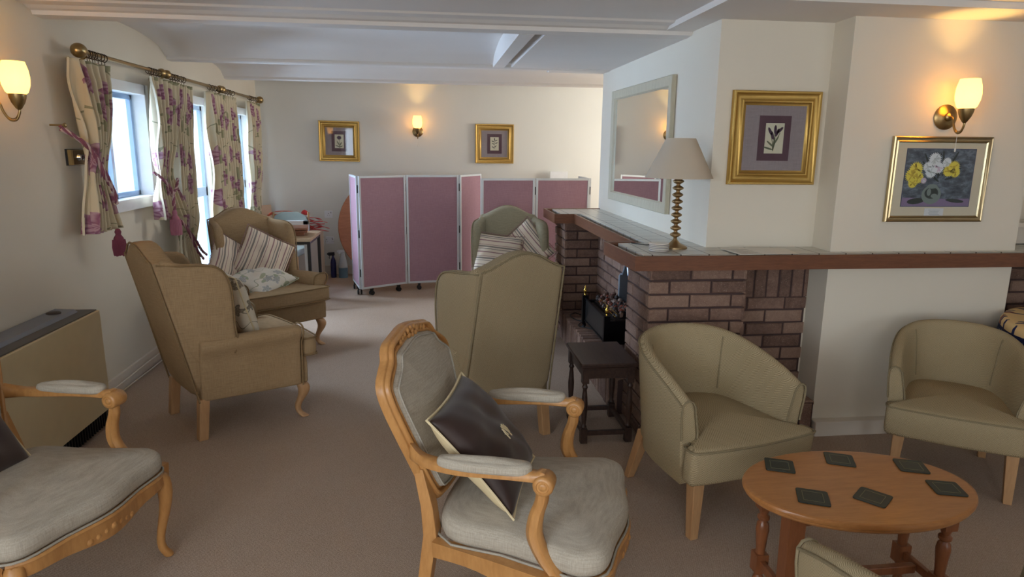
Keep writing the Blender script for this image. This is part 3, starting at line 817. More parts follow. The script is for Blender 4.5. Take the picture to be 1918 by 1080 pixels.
MATG = m_fabric('mauve_grey_mount', sc(168, 150, 146), sc(150, 132, 130)); MATP = m_plain('plum_mount', sc(92, 58, 66), .8)
PAPER = m_plain('cream_paper', sc(222, 208, 176), .8); INKP = m_plain('plum_ink', sc(74, 44, 62), .8); INKG = m_plain('green_ink', sc(104, 104, 76), .8); INKD = m_plain('dark_ink', sc(70, 60, 52), .8)
def botanical(loc, label, kind, w=.49, h=.487, tilt=0):
    t = thing('framed_picture', label, 'picture', loc, 0, 'gilt framed botanical prints'); t.rotation_euler = (0, tilt, 0)
    o_ = frame_mb(w, h, GPROF).build('frame', GOLD, t, smooth=50)
    iw, ih = w-.15, h-.15
    b = MB(); b.box(-iw/2, iw/2, -.012, -.004, -ih/2, ih/2, 0); b.build('mount', MATG, t)
    b = MB(); pw, ph = .089, .117; b.box(-pw, pw, -.0135, -.0125, -ph, ph); b.build('inner_mount', MATP, t)
    b = MB(); b.box(-.052, .052, -.0150, -.0140, -.079, .079, 0); y = -.0153
    if kind == 0:   # lily-like bloom
        for x0, x1, s in ((0, -.024, 1), (0, .0, 1), (.0, .030, 1)):
            stroke(b, [(-.004, -.065), (-.002+x1*.3, -.02), (x1, .03)], .004, y, 2)
        for cx, cz, a in ((-.026, .036, .5), (-.012, .015, .3), (.002, .046, 0), (.028, .042, -.8), (.014, .03, -.4)): blob(b, cx, cz, .008, .024, y-.0004, 1, 10, a)
        for cx, cz, a in ((-.02, -.03, .9), (.012, -.01, -.5), (.0, -.02, -.15), (-.032, -.052, 1.3)): blob(b, cx, cz, .005, .028, y-.0002, 2, 10, a)
    elif kind == 1:
        stroke(b, [(0, -.06), (.004, -.01), (.0, .03)], .004, y, 2)
        blob(b, 0, .042, .026, .022, y-.0004, 1, 18, 0, .14)
        for cx, cz, a in ((-.014, -.02, .5), (.016, -.03, -.5), (-.02, -.056, 1.3), (.018, -.06, -1.2)): blob(b, cx, cz, .006, .026, y-.0002, 2, 10, a)
    else:
        stroke(b, [(.004, -.06), (-.002, -.01), (.006, .05)], .003, y, 3)
        for cx, cz, a in ((-.02, .03, 1.2), (.02, .04, -1.1), (.024, .01, -1.3), (-.014, .0, 1.1), (.012, -.03, -.7), (-.018, -.04, .8), (0, .055, 0)): blob(b, cx, cz, .005, .018, y-.0002, 3, 10, a)
    b.build('print', [PAPER, INKP, INKG, INKD], t)
    b = MB(); b.box(-iw/2, iw/2, -.019, -.0185, -ih/2, ih/2); b.build('glass', PGL, t)
    return t
botanical((1.82, 3.466, 1.613), 'large gilt framed print of plum lilies on the chimney wall', 0)
botanical((-1.072, 8.296, 1.600), 'gilt framed print of a dark round flower on the back wall, farther left', 1, .47, .468, R(.8))
botanical((.776, 8.296, 1.591), 'gilt framed print of a thin sprig on the back wall, above the screens', 2, .47, .468)
# still life of chrysanthemums
t = thing('framed_painting', 'silver gold framed painting of yellow and white flowers in a glass vase', 'picture', (2.652, 3.273, 1.409))
frame_mb(.56, .442, [(0, 0), (.018, 0), (.022, .006), (.016, .012), (.014, .02), (.018, .026), (.012, .032), (0, .032)]).build('frame', GOLDP, t, smooth=40)
b = MB(); b.box(-.252, .252, -.010, -.003, -.193, .193); b.build('mount', m_plain('cream_mount', sc(222, 204, 172), .8), t)
n = N('painted_backdrop', .7); v = n.tc(); a = n.noise(n.map(v, (1, 1, 2.2), rot=(0, .6, 0)), 14, 5, rough=.7)
n.color(n.ramp(a, [(.3, sc(40, 42, 50)), (.5, sc(84, 90, 98)), (.62, sc(120, 126, 136)), (.75, sc(66, 70, 78))])); BACK = n.m
CM = [BACK, m_plain('painted_mauve', sc(136, 112, 140), .7), m_plain('painted_yellow', sc(236, 212, 72), .7), m_plain('painted_white', sc(232, 230, 226), .7),
      m_plain('painted_glass', sc(124, 132, 122), .6), m_plain('painted_dark_leaf', sc(44, 50, 44), .7), m_plain('painted_gold', sc(204, 170, 52), .7), m_plain('painted_blush', sc(216, 186, 196), .7), m_plain('painted_slate_line', sc(74, 74, 96), .7), m_plain('painted_grey_petal', sc(196, 198, 192), .7)]
b = MB(); b.box(-.198, .198, -.0115, -.0105, -.142, .160, 8); b.box(-.194, .194, -.0120, -.0116, -.138, .156, 0)
y = -.0123; flat(b, [(-.194, -.138), (.194, -.138), (.194, -.098), (.05, -.10), (-.194, -.094)], y, 1)
blob(b, -.115, -.112, .05, .016, y-.0002, 5, 10, .1); blob(b, .11, -.11, .055, .010, y-.0002, 5, 10, -.1)
for k in range(26):
    a = random.uniform(.2, pi-.2); l = random.uniform(.05, .12); cx, cz = random.uniform(-.05, .06), random.uniform(-.02, .05)
    blob(b, cx+cos(a)*l*.7, cz+sin(a)*l*.6, .006, l*.4, y-.0003, 5, 8, a-pi/2)
blob(b, -.03, -.078, .056, .050, y-.0005, 4, 20); blob(b, -.03, -.07, .040, .030, y-.0006, 5, 16); blob(b, -.045, -.065, .012, .02, y-.0007, 4, 10); blob(b, -.012, -.085, .02, .012, y-.0007, 4, 10)
blob(b, -.03, -.035, .030, .012, y-.0007, 4, 12)
def chrys(cx, cz, r, m1, m2, d):
    blob(b, cx, cz, r, r*.95, y-.0008-d, m1, 44, random.random(), .16)
    for q in range(7):
        a = random.uniform(0, 6.28); blob(b, cx+cos(a)*r*.5, cz+sin(a)*r*.5, r*.10, r*.3, y-.0010-d, m2, 8, a-pi/2)
    blob(b, cx, cz, r*.25, r*.22, y-.0011-d, m2, 10)
for i, q in enumerate(((-.135, .055, .036, 2, 6), (-.155, .022, .036, 2, 6), (-.12, .01, .032, 2, 6), (-.145, -.018, .026, 2, 6), (-.035, .105, .034, 3, 9), (-.07, .066, .026, 3, 9), (-.05, .038, .030, 3, 9),
        (-.01, .062, .030, 3, 7), (.035, .088, .026, 3, 9), (.05, .045, .030, 2, 6), (.078, .066, .032, 2, 6), (.09, .038, .026, 2, 6), (-.085, -.005, .016, 7, 3))): chrys(*q, i*.0001)
b.build('painting', CM, t)
b = MB(); b.box(-.055, .055, -.0112, -.0103, -.190, -.150, 0)
for k in range(4): b.box(-.032+.006*(k % 2), .032-.004*(k % 3), -.0116, -.0113, -.160-.008*k, -.1585-.008*k, 1)
b.build('caption_card', [m_plain('white_card', sc(226, 220, 214), .8), m_plain('grey_print', sc(130, 124, 120), .8)], t)
b = MB(); b.box(-.25, .25, -.0165, -.016, -.19, .19); b.build('glass', PGL, t)
# mirror
t = thing('wall_mirror', 'large rectangular mirror in a pale brushed frame above the tiled mantel', 'mirror', (1.478, 4.722, 1.571), R(-89.2))
frame_mb(1.31, .845, [(0, 0), (.026, 0), (.030, .004), (.026, .06), (.016, .066), (.012, .07), (0, .07)]).build('frame', m_wood('pale_silver_wood', sc(196, 190, 168), sc(176, 168, 146), .45, (20, 20, 3)), t, smooth=30)
n = N('mirror_glass', .01, 1.0); n.color((.9, .92, .9)); b = MB(); b.box(-.60, .60, -.012, -.004, -.37, .37); b.build('mirror_glass', n.m, t)

# ------------------------------------------------------------------ wall lamps
n = N('opal_glass', .35); t_ = n.t; em = n.n('ShaderNodeEmission'); tl = n.n('ShaderNodeBsdfTranslucent'); tl.inputs[0].default_value = (1, .80, .45, 1)
lw = n.n('ShaderNodeLayerWeight'); lw.inputs[0].default_value = .35
em.inputs[0].default_value = (1.0, .66, .20, 1); em.inputs[1].default_value = .8
ad = n.n('ShaderNodeAddShader'); pb = n.b; pb.inputs['Base Color'].default_value = (.85, .75, .5, 1)
mx = n.n('ShaderNodeMixShader'); mx.inputs[0].default_value = .12; n.L(tl.outputs[0], mx.inputs[1]); n.L(pb.outputs[0], mx.inputs[2])
n.L(mx.outputs[0], ad.inputs[0]); n.L(em.outputs[0], ad.inputs[1]); n.L(ad.outputs[0], t_.nodes['Material Output'].inputs['Surface']); OPAL = n.m
def sconce(label, loc, rz, power, cord=True):
    t = thing('wall_lamp', label, 'wall lamp', loc, rz, 'brass wall lamps with opal glass shades')
    Mx = Matrix.Rotation(R(90), 4, 'X')
    b = MB(); b.lathe([(.064, 0), (.064, .006), (.060, .010), (.035, .018), (.022, .022), (.02, .034), (.012, .040), (.003, .042)], 28, M=Mx); b.build('wall_plate', BRASS, t, smooth=40)
    b = MB(); P = smoothpoly([(0, -.036, 0), (0, -.055, -.006), (0, -.068, -.045), (0, -.09, -.078), (0, -.118, -.078), (0, -.135, -.045), (0, -.135, -.02)], 5, closed=False)
    b.tube(P, .0055, 8); b.tube([p+Vector((.004, .004, .009)) for p in P[6:-4]], .0022, 6); b.build('arm', BRASS, t, smooth=60)
    b = MB(); M = Matrix.Translation((0, -.135, 0)); b.lathe([(.006, -.034), (.012, -.028), (.026, -.004), (.034, .020), (.036, .036), (.030, .036), (.010, .0)], 24, M=M, caps=True); b.build('cup', BRASS, t, smooth=50)
    b = MB(); b.lathe([(.030, .032), (.044, .045), (.054, .075), (.057, .105), (.054, .14), (.044, .178), (.041, .178), (.051, .14), (.054, .105), (.051, .075), (.041, .047), (.028, .036)], 28, M=M, caps=False)
    b.build('glass_shade', OPAL, t, smooth=60)
    if cord:
        b = MB(); b.tube([(0, -.1, -.078), (0, -.1, -.155)], .0012, 5); b.lathe([(.001, -.176), (.004, -.172), (.004, -.160), (.001, -.154)], 8, M=Matrix.Translation((0, -.1, 0))); b.build('pull_cord', m_plain('white_cord', sc(226, 222, 214), .6), t)
    l = light('bulb', 'POINT', (0, -.135, .095), power, (1.0, .58, .16), .018); l.parent = t
    return t
sconce('lit brass wall lamp with opal shade above the flower painting', (2.652, 3.276, 1.728), 0, 5.5)
sconce('lit brass wall lamp on the back wall between the two gilt prints', (-.148, 8.30, 1.725), 0, 5.0)
sconce('lit brass wall lamp at the left edge of the picture', (-2.0, 3.40, 1.728), R(90), 6.5, False)

# ------------------------------------------------------------------ table lamp and things on the mantel
ZT = 1.0275
t = thing('table_lamp', 'bronze table lamp with stacked disc stem and pale cone shade on the mantel', 'lamp', (1.307, 3.455, ZT))
b = MB(); b.lathe([(.0, 0), (.066, 0), (.066, .008), (.060, .012), (.052, .016), (.030, .026), (.016, .040), (.010, .050)], 28); b.build('base', BRONZE, t, smooth=40)
pr = [(.008, .046)]
for k in range(9):
    z = .055+.0355*k; pr += [(.0095, z), (.011, z+.004), (.019, z+.008), (.027, z+.013), (.030, z+.0178), (.027, z+.0226), (.019, z+.0276), (.011, z+.0316)]
pr += [(.008, .375), (.006, .40)]
b = MB(); b.lathe(pr, 28); b.build('stem', BRONZE, t, smooth=75)
n = N('shade_linen', .85); n.color(sc(196, 184, 166)); n.b.inputs['Transmission Weight'].default_value = 0; SHADE = n.m
b = MB(); b.lathe([(.177, .375), (.076, .580), (.074, .580), (.175, .375)], 40, caps=False); b.build('lamp_shade', SHADE, t, smooth=40)
b = MB(); b.tube([(-.03, .04, .006), (-.07, .06, .004), (-.09, .10, .004), (-.13, .09, .004), (-.17, .14, .004), (-.19, .17, .004)], .003, 6); b.build('lamp_cable', BLACK, t, smooth=60)
DISC = m_plain('white_china', sc(224, 218, 208), .35); DISCR = m_plain('disc_rim', sc(130, 122, 128), .4)
for k in range(5):
    z = ZT+.0085*k
    t = thing('drinks_mat', 'round white mat in the small stack on the mantel, '+('lowest', 'second from the bottom', 'middle one', 'second from the top', 'topmost with a cream centre')[k], 'coaster', (1.187+random.uniform(-.003, .003), 3.36, z), 0, 'stack of round white mats')
    b = MB(); b.lathe([(.0, 0), (.050, 0), (.052, .0035), (.052, .0075), (.0, .0078)], 28); b.build('disc', DISC, t, smooth=40)
    b = MB(); b.tube([(.0515*cos(2*pi*q/28), .0515*sin(2*pi*q/28), .002) for q in range(28)], .0014, 5, closed=True); b.build('rim', DISCR, t)
WP = m_plain('white_paper', sc(226, 222, 212), .7); GP = m_plain('grey_text', sc(120, 116, 112), .7)
def paper(name, label, loc, rz, w, h, text, zt=.0012):
    t = thing(name, label, 'paper', loc, rz, 'papers on the mantel shelf')
    t.location.z += .0035
    b = MB(); b.box(-w/2, w/2, -h/2, h/2, 0, zt)
    o = b.build('sheet', WP, t)
    if text:
        b = MB()
        for k in range(14):
            yy = h/2-.03-k*.013; b.box(-w/2+.02, (-.02 if k % 4 else -.06), yy, yy+.0022, zt, zt+.0002)
        b.build('print', GP, t)
    return t
paper('paper_sheet', 'white printed sheet lying under the open leaflet on the mantel', (1.74, 3.31, ZT), R(-8), .30, .20, False)
paper('leaflet', 'open white leaflet with grey print lying on top of the papers on the mantel', (1.69, 3.285, ZT+.0016), R(3), .30, .215, True)

# ------------------------------------------------------------------ electric fire
t = thing('electric_fire', 'black electric fire with brass finials and glowing coal bed on the hearth', 'fire', (1.22, 4.46, .226))
EM = Matrix.Translation((-1.22, -4.46, -.226))
b = MB(); b.box(1.135, 1.145, 4.17, 4.75, .29, .455); b.box(1.15, 1.335, 4.17, 4.75, .30, .36); b.box(1.15, 1.19, 4.19, 4.73, .36, .43); b.build('front_panel', BLACK, t, M=EM, bevel=.003)
b = MB()
for z in (.286, .452): b.box(1.128, 1.136, 4.17, 4.75, z, z+.009)
b.build('trim', CAST, t, M=EM)
for y in (4.145, 4.775):
    b = MB(); b.box(1.115, 1.155, y-.018, y+.018, .275, .475); b.box(1.155, 1.32, y-.012, y+.012, .28, .44)
    for px in (1.135, 1.31):
        P = smoothpoly([(px, y, .28), (px-.006, y, .265), (px+.004, y, .248), (px-.004, y, .236), (px-.014, y, .2285)], 3, closed=False); b.tube(P, [.014-.004*i/len(P) for i in range(len(P))], 8)
    pst = b.build('post', CAST, t, M=EM, bevel=.002)
    b = MB(); b.lathe([(.008, .475), (.008, .482), (.005, .488), (.012, .500), (.013, .512), (.009, .522), (.004, .530), (.005, .538), (.001, .550)], 14, M=Matrix.Translation((1.135, y, 0))); b.build('finial', BRASSP, pst, M=EM, smooth=50)
b = MB()
for z, x in ((.455, 1.205), (.475, 1.215)): b.tube([(x, 4.18, z), (x, 4.74, z)], .0035, 6)
b.build('guard_rail', BRASSP, t, M=EM)
COAL = [m_plain('coal_black', sc(36, 26, 24), .6), m_plain('coal_ember', sc(120, 52, 30), .6), m_plain('coal_ash', sc(132, 110, 100), .8), m_plain('coal_brown', sc(74, 46, 34), .7)]
b = MB(); b.box(1.20, 1.335, 4.18, 4.74, .36, .44, 0)
for k in range(150):
    c_ = Vector((random.uniform(1.205, 1.33), random.uniform(4.19, 4.73), 0)); c_.z = .445+(c_.x-1.2)*.35+random.uniform(0, .022); r = random.uniform(.010, .020)
    M = Matrix.Translation(c_)@Euler((random.random()*6, random.random()*6, 0)).to_matrix().to_4x4()
    b.lathe([(.2*r, -r), (r*.9, -r*.5), (r, r*.3), (r*.4, r*.9)], 6, random.choice((0, 0, 1, 2, 3, 3)), M=M)
setp(b.build('coal_bed', COAL, t, M=EM), kind='stuff')
n = N('fireback_silver', .3, .6); n.color(sc(176, 192, 212)); SILV = n.m
ol = [(4.28, .44), (4.59, .44), (4.59, .655), (4.56, .675), (4.52, .68), (4.50, .70), (4.47, .745), (4.435, .765), (4.40, .745), (4.37, .70), (4.35, .68), (4.31, .675), (4.28, .655)]
b = MB(); b.loft([[Vector((x, y, z)) for y, z in ol] for x in (1.342, 1.354)]); b.build('back_plate', BLACK, t, M=EM)
b = MB(); b.tube([(1.340, y, z) for y, z in ol], .007, 6, closed=True); b.build('back_plate_rim', SILV, t, M=EM)
b = MB(); b.tube(smoothpoly([(1.30, 4.80, .232), (1.22, 4.86, .232), (1.12, 4.98, .232), (1.10, 5.12, .232), (1.16, 5.2, .232), (1.2, 5.06, .232), (1.14, 4.9, .232), (1.10, 4.80, .232), (1.18, 4.7, .232), (1.2, 4.6, .232)], 5, closed=False), .004, 6); b.build('cable', BLACK, t, M=EM, smooth=60)

# ------------------------------------------------------------------ storage heater, dimmer, cable, sockets
t = thing('storage_heater', 'cream storage heater with dark grey slotted top on the left wall', 'heater', (-1.9, 3.0, 0))
HM = Matrix.Translation((1.9, -3.0, 0))
b = MB(); b.loft([[Vector((x, y, z)) for x, z in ((-1.998, .10), (-1.80, .10), (-1.80, .662), (-1.998, .662))] for y in (2.15, 3.77)]); b.build('case', m_plain('cream_enamel', sc(214, 198, 160), .4), t, M=HM, bevel=.004)
DG = m_plain('grey_grille', sc(92, 88, 86), .5); LG = m_plain('grey_lid', sc(120, 124, 134), .35)
b = MB(); b.box(-1.995, -1.812, 2.16, 3.758, .662, .668); b.build('top_panel', DG, t, M=HM)
b = MB(); b.loft([[Vector((x, y, z)) for x, z in ((-1.99, .668), (-1.875, .668), (-1.892, .684), (-1.99, .688))] for y in (2.16, 3.70)]); b.build('raised_lid', LG, t, M=HM, bevel=.003)
b = MB(); b.lathe([(.034, 0), (.034, .006), (.030, .009), (.012, .011), (.0, .011)], 20, M=Matrix.Translation((-1.945, 3.60, .684))); b.build('control_knob', m_plain('dark_knob', sc(62, 52, 46), .5), t, M=HM, smooth=40)
b = MB(); b.box(-1.99, -1.83, 2.16, 3.74, .02, .10)
for k in range(60):
    y = 2.18+k*.026; b.box(-1.83, -1.806, y, y+.008, .02, .10)
for k in range(8): b.box(-1.99, -1.815, 3.74, 3.765, .025+k*.009, .029+k*.009)
b.build('grille', BLACK, t, M=HM)
b = MB(); b.box(-1.99, -1.84, 2.2, 3.7, 0, .02); b.build('foot', BLACK, t, M=HM)
t = thing('dimmer_switch', 'double brass dimmer switch on the left wall half behind the curtain', 'switch', (-2.0, 4.13, 1.47))
b = MB(); b.box(0, .012, -.115, .115, -.045, .045); b.build('back_box', BLACK, t)
b = MB(); b.loft([[Vector((x, y*k_, z*k_)) for y, z in ((-.112, -.042), (.112, -.042), (.112, .042), (-.112, .042))] for x, k_ in ((.010, 1), (.030, 1), (.036, .93))]); b.build('plate', BRASS, t)
for y in (-.05, .045):
    b = MB(); b.lathe([(.020, .036), (.020, .040), (.016, .046), (.015, .060), (.010, .063), (0, .063)], 20, M=Matrix.Translation((0, y, 0))@Matrix.Rotation(R(90), 4, 'Y')); b.build('knob', CHROME, t, smooth=40)
b = MB()
for k, (x, z) in enumerate(((-1.968, .060), (-1.962, .012))):
    b.tube(smoothpoly([(x, 3.85, z), (x, 4.3, z), (x+.004, 4.7, z-.002 if k else z+.01), (x, 5.4, z), (x, 6.4, z)], 3, closed=False), .0055, 6)
setp(b.build('wall_cable', SKIRT, smooth=60), 'white painted cable running along the left skirting board', 'cable')
def socket(x, z, w, label, kind):
    t = thing('wall_socket', label, 'socket', (x, 8.3, z), 0, 'white sockets on the back wall')
    b = MB(); o_ = rrect(w, .086, .006, 2); b.loft([[Vector((px, y, pz)) for px, pz in o_] for y in (0, -.009)]); b.build('plate', UPVC, t, bevel=.001)
    b = MB()
    for s in ((-1, 1) if kind == 2 else (0,)):
        b.box(s*.036-.004, s*.036+.004, -.0096, -.009, .004, .014)
        for q in (-1, 1): b.box(s*.036+q*.011-.0035, s*.036+q*.011+.0035, -.0096, -.009, -.014, -.010)
    b.box(.026, .034, -.013, -.009, .014, .03)
    b.build('pin_holes', m_plain('socket_dark', sc(120, 120, 124), .5), t)
socket(-1.237, .735, .095, 'upper white wall socket between the pink strap and the round tabletop', 1)
socket(-1.345, .40, .09, 'lower left white wall socket beside the black table leg', 1)
socket(-1.235, .42, .095, 'lower right white wall socket above the spray bottles', 2)

# ------------------------------------------------------------------ cushions
def cushion(name, label, w, h, T, mats, loc, nrm, upv, group, spin=0, pipe=None, frill=0, pinch=.05, seed=1, extra=None, sag=0):
    """w across, h along 'up', normal nrm"""
    nrm = Vector(nrm).normalized(); up = Vector(upv); up = (up-nrm*up.dot(nrm)).normalized(); rt = up.cross(nrm).normalized()
    Mw = Matrix((rt, up, nrm)).transposed().to_4x4(); Mw = Matrix.Translation(loc)@Mw@Matrix.Rotation(spin, 4, 'Z')
    t = thing(name, label, 'cushion', (0, 0, 0), 0, group); t.matrix_world = Mw
    rnd = random.Random(seed); ph = [rnd.uniform(0, 6) for _ in range(6)]
    def P(u, v, sg):
        a, c_ = 2*u-1, 2*v-1
        x = a*(1-pinch*(1-c_*c_)**1.0*abs(a)**2)*w/2; y = c_*(1-pinch*(1-a*a)*abs(c_)**2)*h/2
        e = max(0, (1-abs(a)**2.6))*max(0, (1-abs(c_)**2.6))
        z = sg*T/2*e**.42
        z += .007*e*sin(5*a+ph[0]+3*c_)+.005*e*sin(9*c_+ph[1]-4*a)+.003*e*sin(13*a+5*c_+ph[2])+sag*(a*a)*-1
        return Vector((x, y, z))
    b = MB(); nn = 18
    for sg in (1, -1): b.grid(lambda u, v: P(u, v, sg), nn, nn, 0 if sg > 0 else (1 if isinstance(mats, list) and len(mats) > 1 else 0), uv=lambda u, v: (u, v))
    o = b.build('cover', mats, t)
    bm = bmesh.new(); bm.from_mesh(o.data); bmesh.ops.remove_doubles(bm, verts=bm.verts, dist=.0004); bmesh.ops.recalc_face_normals(bm, faces=bm.faces); bm.to_mesh(o.data); bm.free()
    for p in o.data.polygons: p.use_smooth = True
    q = o.modifiers.new('sub', 'SUBSURF'); q.levels = 1; q.render_levels = 1
    ring = [(k/nn, 0) for k in range(nn)]+[(1, k/nn) for k in range(nn)]+[(1-k/nn, 1) for k in range(nn)]+[(0, 1-k/nn) for k in range(nn)]
    if pipe:
        b = MB()
        if frill:
            k = len(ring)*3; pts = []
            for i in range(k):
                f0 = i/3; i0 = int(f0) % len(ring); i1 = (i0+1) % len(ring); fr = f0-int(f0)
                p = P(*ring[i0], 1).lerp(P(*ring[i1], 1), fr); d = Vector((p.x, p.y, 0)).normalized()
                pts.append(p+d*(.003+frill*(.5+.5*sin(i*2*pi/3.0)))+Vector((0, 0, .003*sin(i*1.3))))
            b.tube(pts, .0035, 5, closed=True)
        else: b.tube([P(*r_2, 1) for r_2 in ring], .0042, 6, closed=True)
        b.build('piping', pipe, o, smooth=60)
    if extra: extra(t, P)
    return t
def m_stripe(name, axis, base=sc(222, 206, 186)):
    n = N(name, .9, spec=.15); uv = n.tc('UV'); x, y, z = n.sep(uv)[:3]; c_ = (x, y)[axis]
    bands = [(.06, .022, 'p'), (.115, .012, 'g'), (.16, .03, 'g'), (.235, .014, 'p'), (.33, .012, 'g'), (.375, .032, 'g'), (.43, .012, 'p'), (.52, .024, 'p'), (.60, .014, 'g'), (.645, .034, 'g'), (.70, .012, 'p'), (.80, .024, 'p'), (.87, .014, 'g'), (.91, .026, 'g')]
    cp, cg = sc(146, 104, 108), sc(124, 116, 110); st = [(0, base)]
    for p, w, k in bands: st += [(p, cp if k == 'p' else cg), (p+w, base)]
    # a colour ramp holds 32 stops
    col = n.ramp(c_, st[:31], 'CONSTANT'); nz = n.noise(n.tc(), 300, 2)
    n.color(n.mix(.12, col, n.mix(nz, sc(150, 140, 130), sc(240, 232, 220)))); n.bump(nz, .3, .001); return n.m
def m_floral(name, base, c1, c2, c3, sc_=6.0, kind='UV', fl=.30, stems=True, rot=0):
    """scattered five-petalled blooms, slim leaves and thin stems on plain cloth"""
    n = N(name, .9, spec=.12); uv = n.map(n.tc(kind), (1, 1, 1), rot=(0, 0, rot))
    def vor(vec, scale, rnd=.8):
        x = n.n('ShaderNodeTexVoronoi'); x.voronoi_dimensions = '2D'; x.inputs['Scale'].default_value = scale; x.inputs['Randomness'].default_value = rnd
        n.L(vec, x.inputs['Vector']); return x
    wob = n.noise(uv, sc_*2.4, 3, 'Color'); add = n.n('ShaderNodeVectorMath', operation='MULTIPLY_ADD'); n.L(wob, add.inputs[0]); add.inputs[1].default_value = (.05, .05, 0); n.L(uv, add.inputs[2]); uvw = add.outputs[0]
    V = vor(uvw, sc_); sub = n.n('ShaderNodeVectorMath', operation='SUBTRACT'); n.L(uvw, sub.inputs[0]); n.L(V.outputs['Position'], sub.inputs[1])
    dx, dy, _ = n.sep(sub.outputs[0])[:3]; ang = n.math('ARCTAN2', dy, dx); r = n.math('MULTIPLY', n.math('SQRT', n.math('ADD', n.math('MULTIPLY', dx, dx), n.math('MULTIPLY', dy, dy))), sc_)
    rc = n.sep(V.outputs['Color'])
    pet = n.math('MULTIPLY_ADD', n.math('COSINE', n.math('MULTIPLY_ADD', ang, 5, n.math('MULTIPLY', rc[1], 6))), .075, fl)
    isf = n.math('GREATER_THAN', rc[0], .42)
    flower = n.math('MULTIPLY', n.math('LESS_THAN', r, pet), isf)
    shade = n.math('MULTIPLY_ADD', n.math('SINE', n.math('MULTIPLY_ADD', r, 32, n.math('MULTIPLY', n.math('SINE', n.math('MULTIPLY', ang, 5)), 2.2))), .5, .5)
    fcol = n.mix(n.math('MULTIPLY', shade, .8), c1, c2)
    # leaves
    lv = n.map(uvw, (1, .42, 1), rot=(0, 0, .7)); V2 = vor(lv, sc_*2.1, .9); lc = n.sep(V2.outputs['Color'])
    leaf = n.math('MULTIPLY', n.math('LESS_THAN', V2.outputs['Distance'], .26), n.math('GREATER_THAN', lc[0], .55))
    lv2 = n.map(uvw, (.42, 1, 1), rot=(0, 0, .5)); V3 = vor(lv2, sc_*2.0, .9); lc3 = n.sep(V3.outputs['Color'])
    leaf2 = n.math('MULTIPLY', n.math('LESS_THAN', V3.outputs['Distance'], .24), n.math('GREATER_THAN', lc3[0], .62))
    leaf = n.math('MAXIMUM', leaf, leaf2)
    col = n.mix(n.math('MULTIPLY', leaf, .85), base, c3)
    if stems:
        sn = n.noise(uv, sc_*.55, 1); ln = n.math('LESS_THAN', n.math('ABSOLUTE', n.math('SUBTRACT', n.math('FRACT', n.math('MULTIPLY', sn, 5)), .5)), .022)
        col = n.mix(n.math('MULTIPLY', ln, .8), col, mul(c3, .8))
    col = n.mix(flower, col, fcol); n.color(col); n.bump(n.noise(n.tc(), 300, 2), .2, .001); return n.m
STR0 = m_stripe('striped_cotton', 0); STR1 = m_stripe('striped_cotton_across', 1)
FLC = m_floral('floral_cushion_cloth', sc(226, 220, 206), sc(196, 190, 196), sc(160, 170, 140), sc(164, 172, 142), 3.2, fl=.26)
FLT = m_floral('toile_cushion_cloth', sc(214, 204, 184), sc(150, 140, 124), sc(120, 110, 96), sc(128, 122, 100), 4.0, fl=.28)
FRC = m_plain('plum_cream_trim', sc(150, 120, 116), .9); CRM = m_plain('cream_cord', sc(214, 198, 160), .8)
def loc_of(ch, p):
    c_, s_ = cos(ch.rotation_euler.z), sin(ch.rotation_euler.z)
    return Vector((ch.location.x+p[0]*c_-p[1]*s_, ch.location.y+p[0]*s_+p[1]*c_, p[2]))
def dir_of(ch, d):
    c_, s_ = cos(ch.rotation_euler.z), sin(ch.rotation_euler.z)
    return Vector((d[0]*c_-d[1]*s_, d[0]*s_+d[1]*c_, d[2]))
GC = 'cushions on the wing armchairs'
UPV = lambda ch: dir_of(ch, (0, -.35, 1))
cushion('cushion', 'striped cushion with frilled edge leaning in the left corner of the window armchair', .40, .40, .13, STR0, loc_of(wb, (.20, .14, .655)), dir_of(wb, (-.45, 1, .35)), UPV(wb), GC, R(-28), FRC, .007, seed=2)
cushion('cushion', 'larger striped cushion standing on its corner in the middle of the window armchair', .40, .40, .13, STR0, loc_of(wb, (-.03, .20, .685)), dir_of(wb, (.05, 1, .42)), UPV(wb), GC, R(-33), FRC, .007, seed=3)
cushion('cushion', 'pale floral cushion lying flat on the seat in front of the striped ones', .40, .36, .11, FLC, loc_of(wb, (.06, .33, .545)), dir_of(wb, (.05, .45, 1)), dir_of(wb, (.3, -1, .3)), GC, R(10), m_plain('sage_trim', sc(176, 184, 160), .9), .006, seed=4)
cushion('cushion', 'striped cushion resting upright on the far olive armchair, left of the tilted one', .40, .36, .13, STR1, loc_of(wd, (.10, .16, .665)), dir_of(wd, (0, 1, .3)), UPV(wd), GC, R(-7), FRC, .007, seed=5)
cushion('cushion', 'striped cushion tilted on its corner against the right wing of the far armchair', .40, .40, .13, STR0, loc_of(wd, (-.13, .08, .70)), dir_of(wd, (.35, 1, .3)), UPV(wd), GC, R(38), FRC, .007, seed=6)
cushion('cushion', 'cream cushion with grey leaf print behind the arm of the nearest tan wing armchair', .40, .40, .14, FLT, loc_of(wa, (0, .29, .66)), dir_of(wa, (0, 1, .3)), UPV(wa), GC, R(3), CRM, 0, seed=7)
BRN = N('brown_satin', .42, spec=.4); BRN.color(BRN.mix(BRN.noise(BRN.tc(), 8, 3), sc(38, 24, 20), sc(56, 36, 30))); BRN.b.inputs['Sheen Weight'].default_value = .2; BRN = BRN.m
CRB = m_plain('cream_back_cloth', sc(206, 190, 152), .8)
def knot(t, P):
    b = MB()
    for k in range(7):
        a = k*.7; b.tube([P(.5, .5, 1)+Vector((0, 0, .001)), P(.5, .5, 1)+Vector((.016*cos(a), .016*sin(a)-.004, .006)), P(.5, .5, 1)+Vector((.026*cos(a*.5), -.018-.012*(k % 3), .002))], .0022, 5)
    b.build('tassel_button', CRM, t, smooth=60)
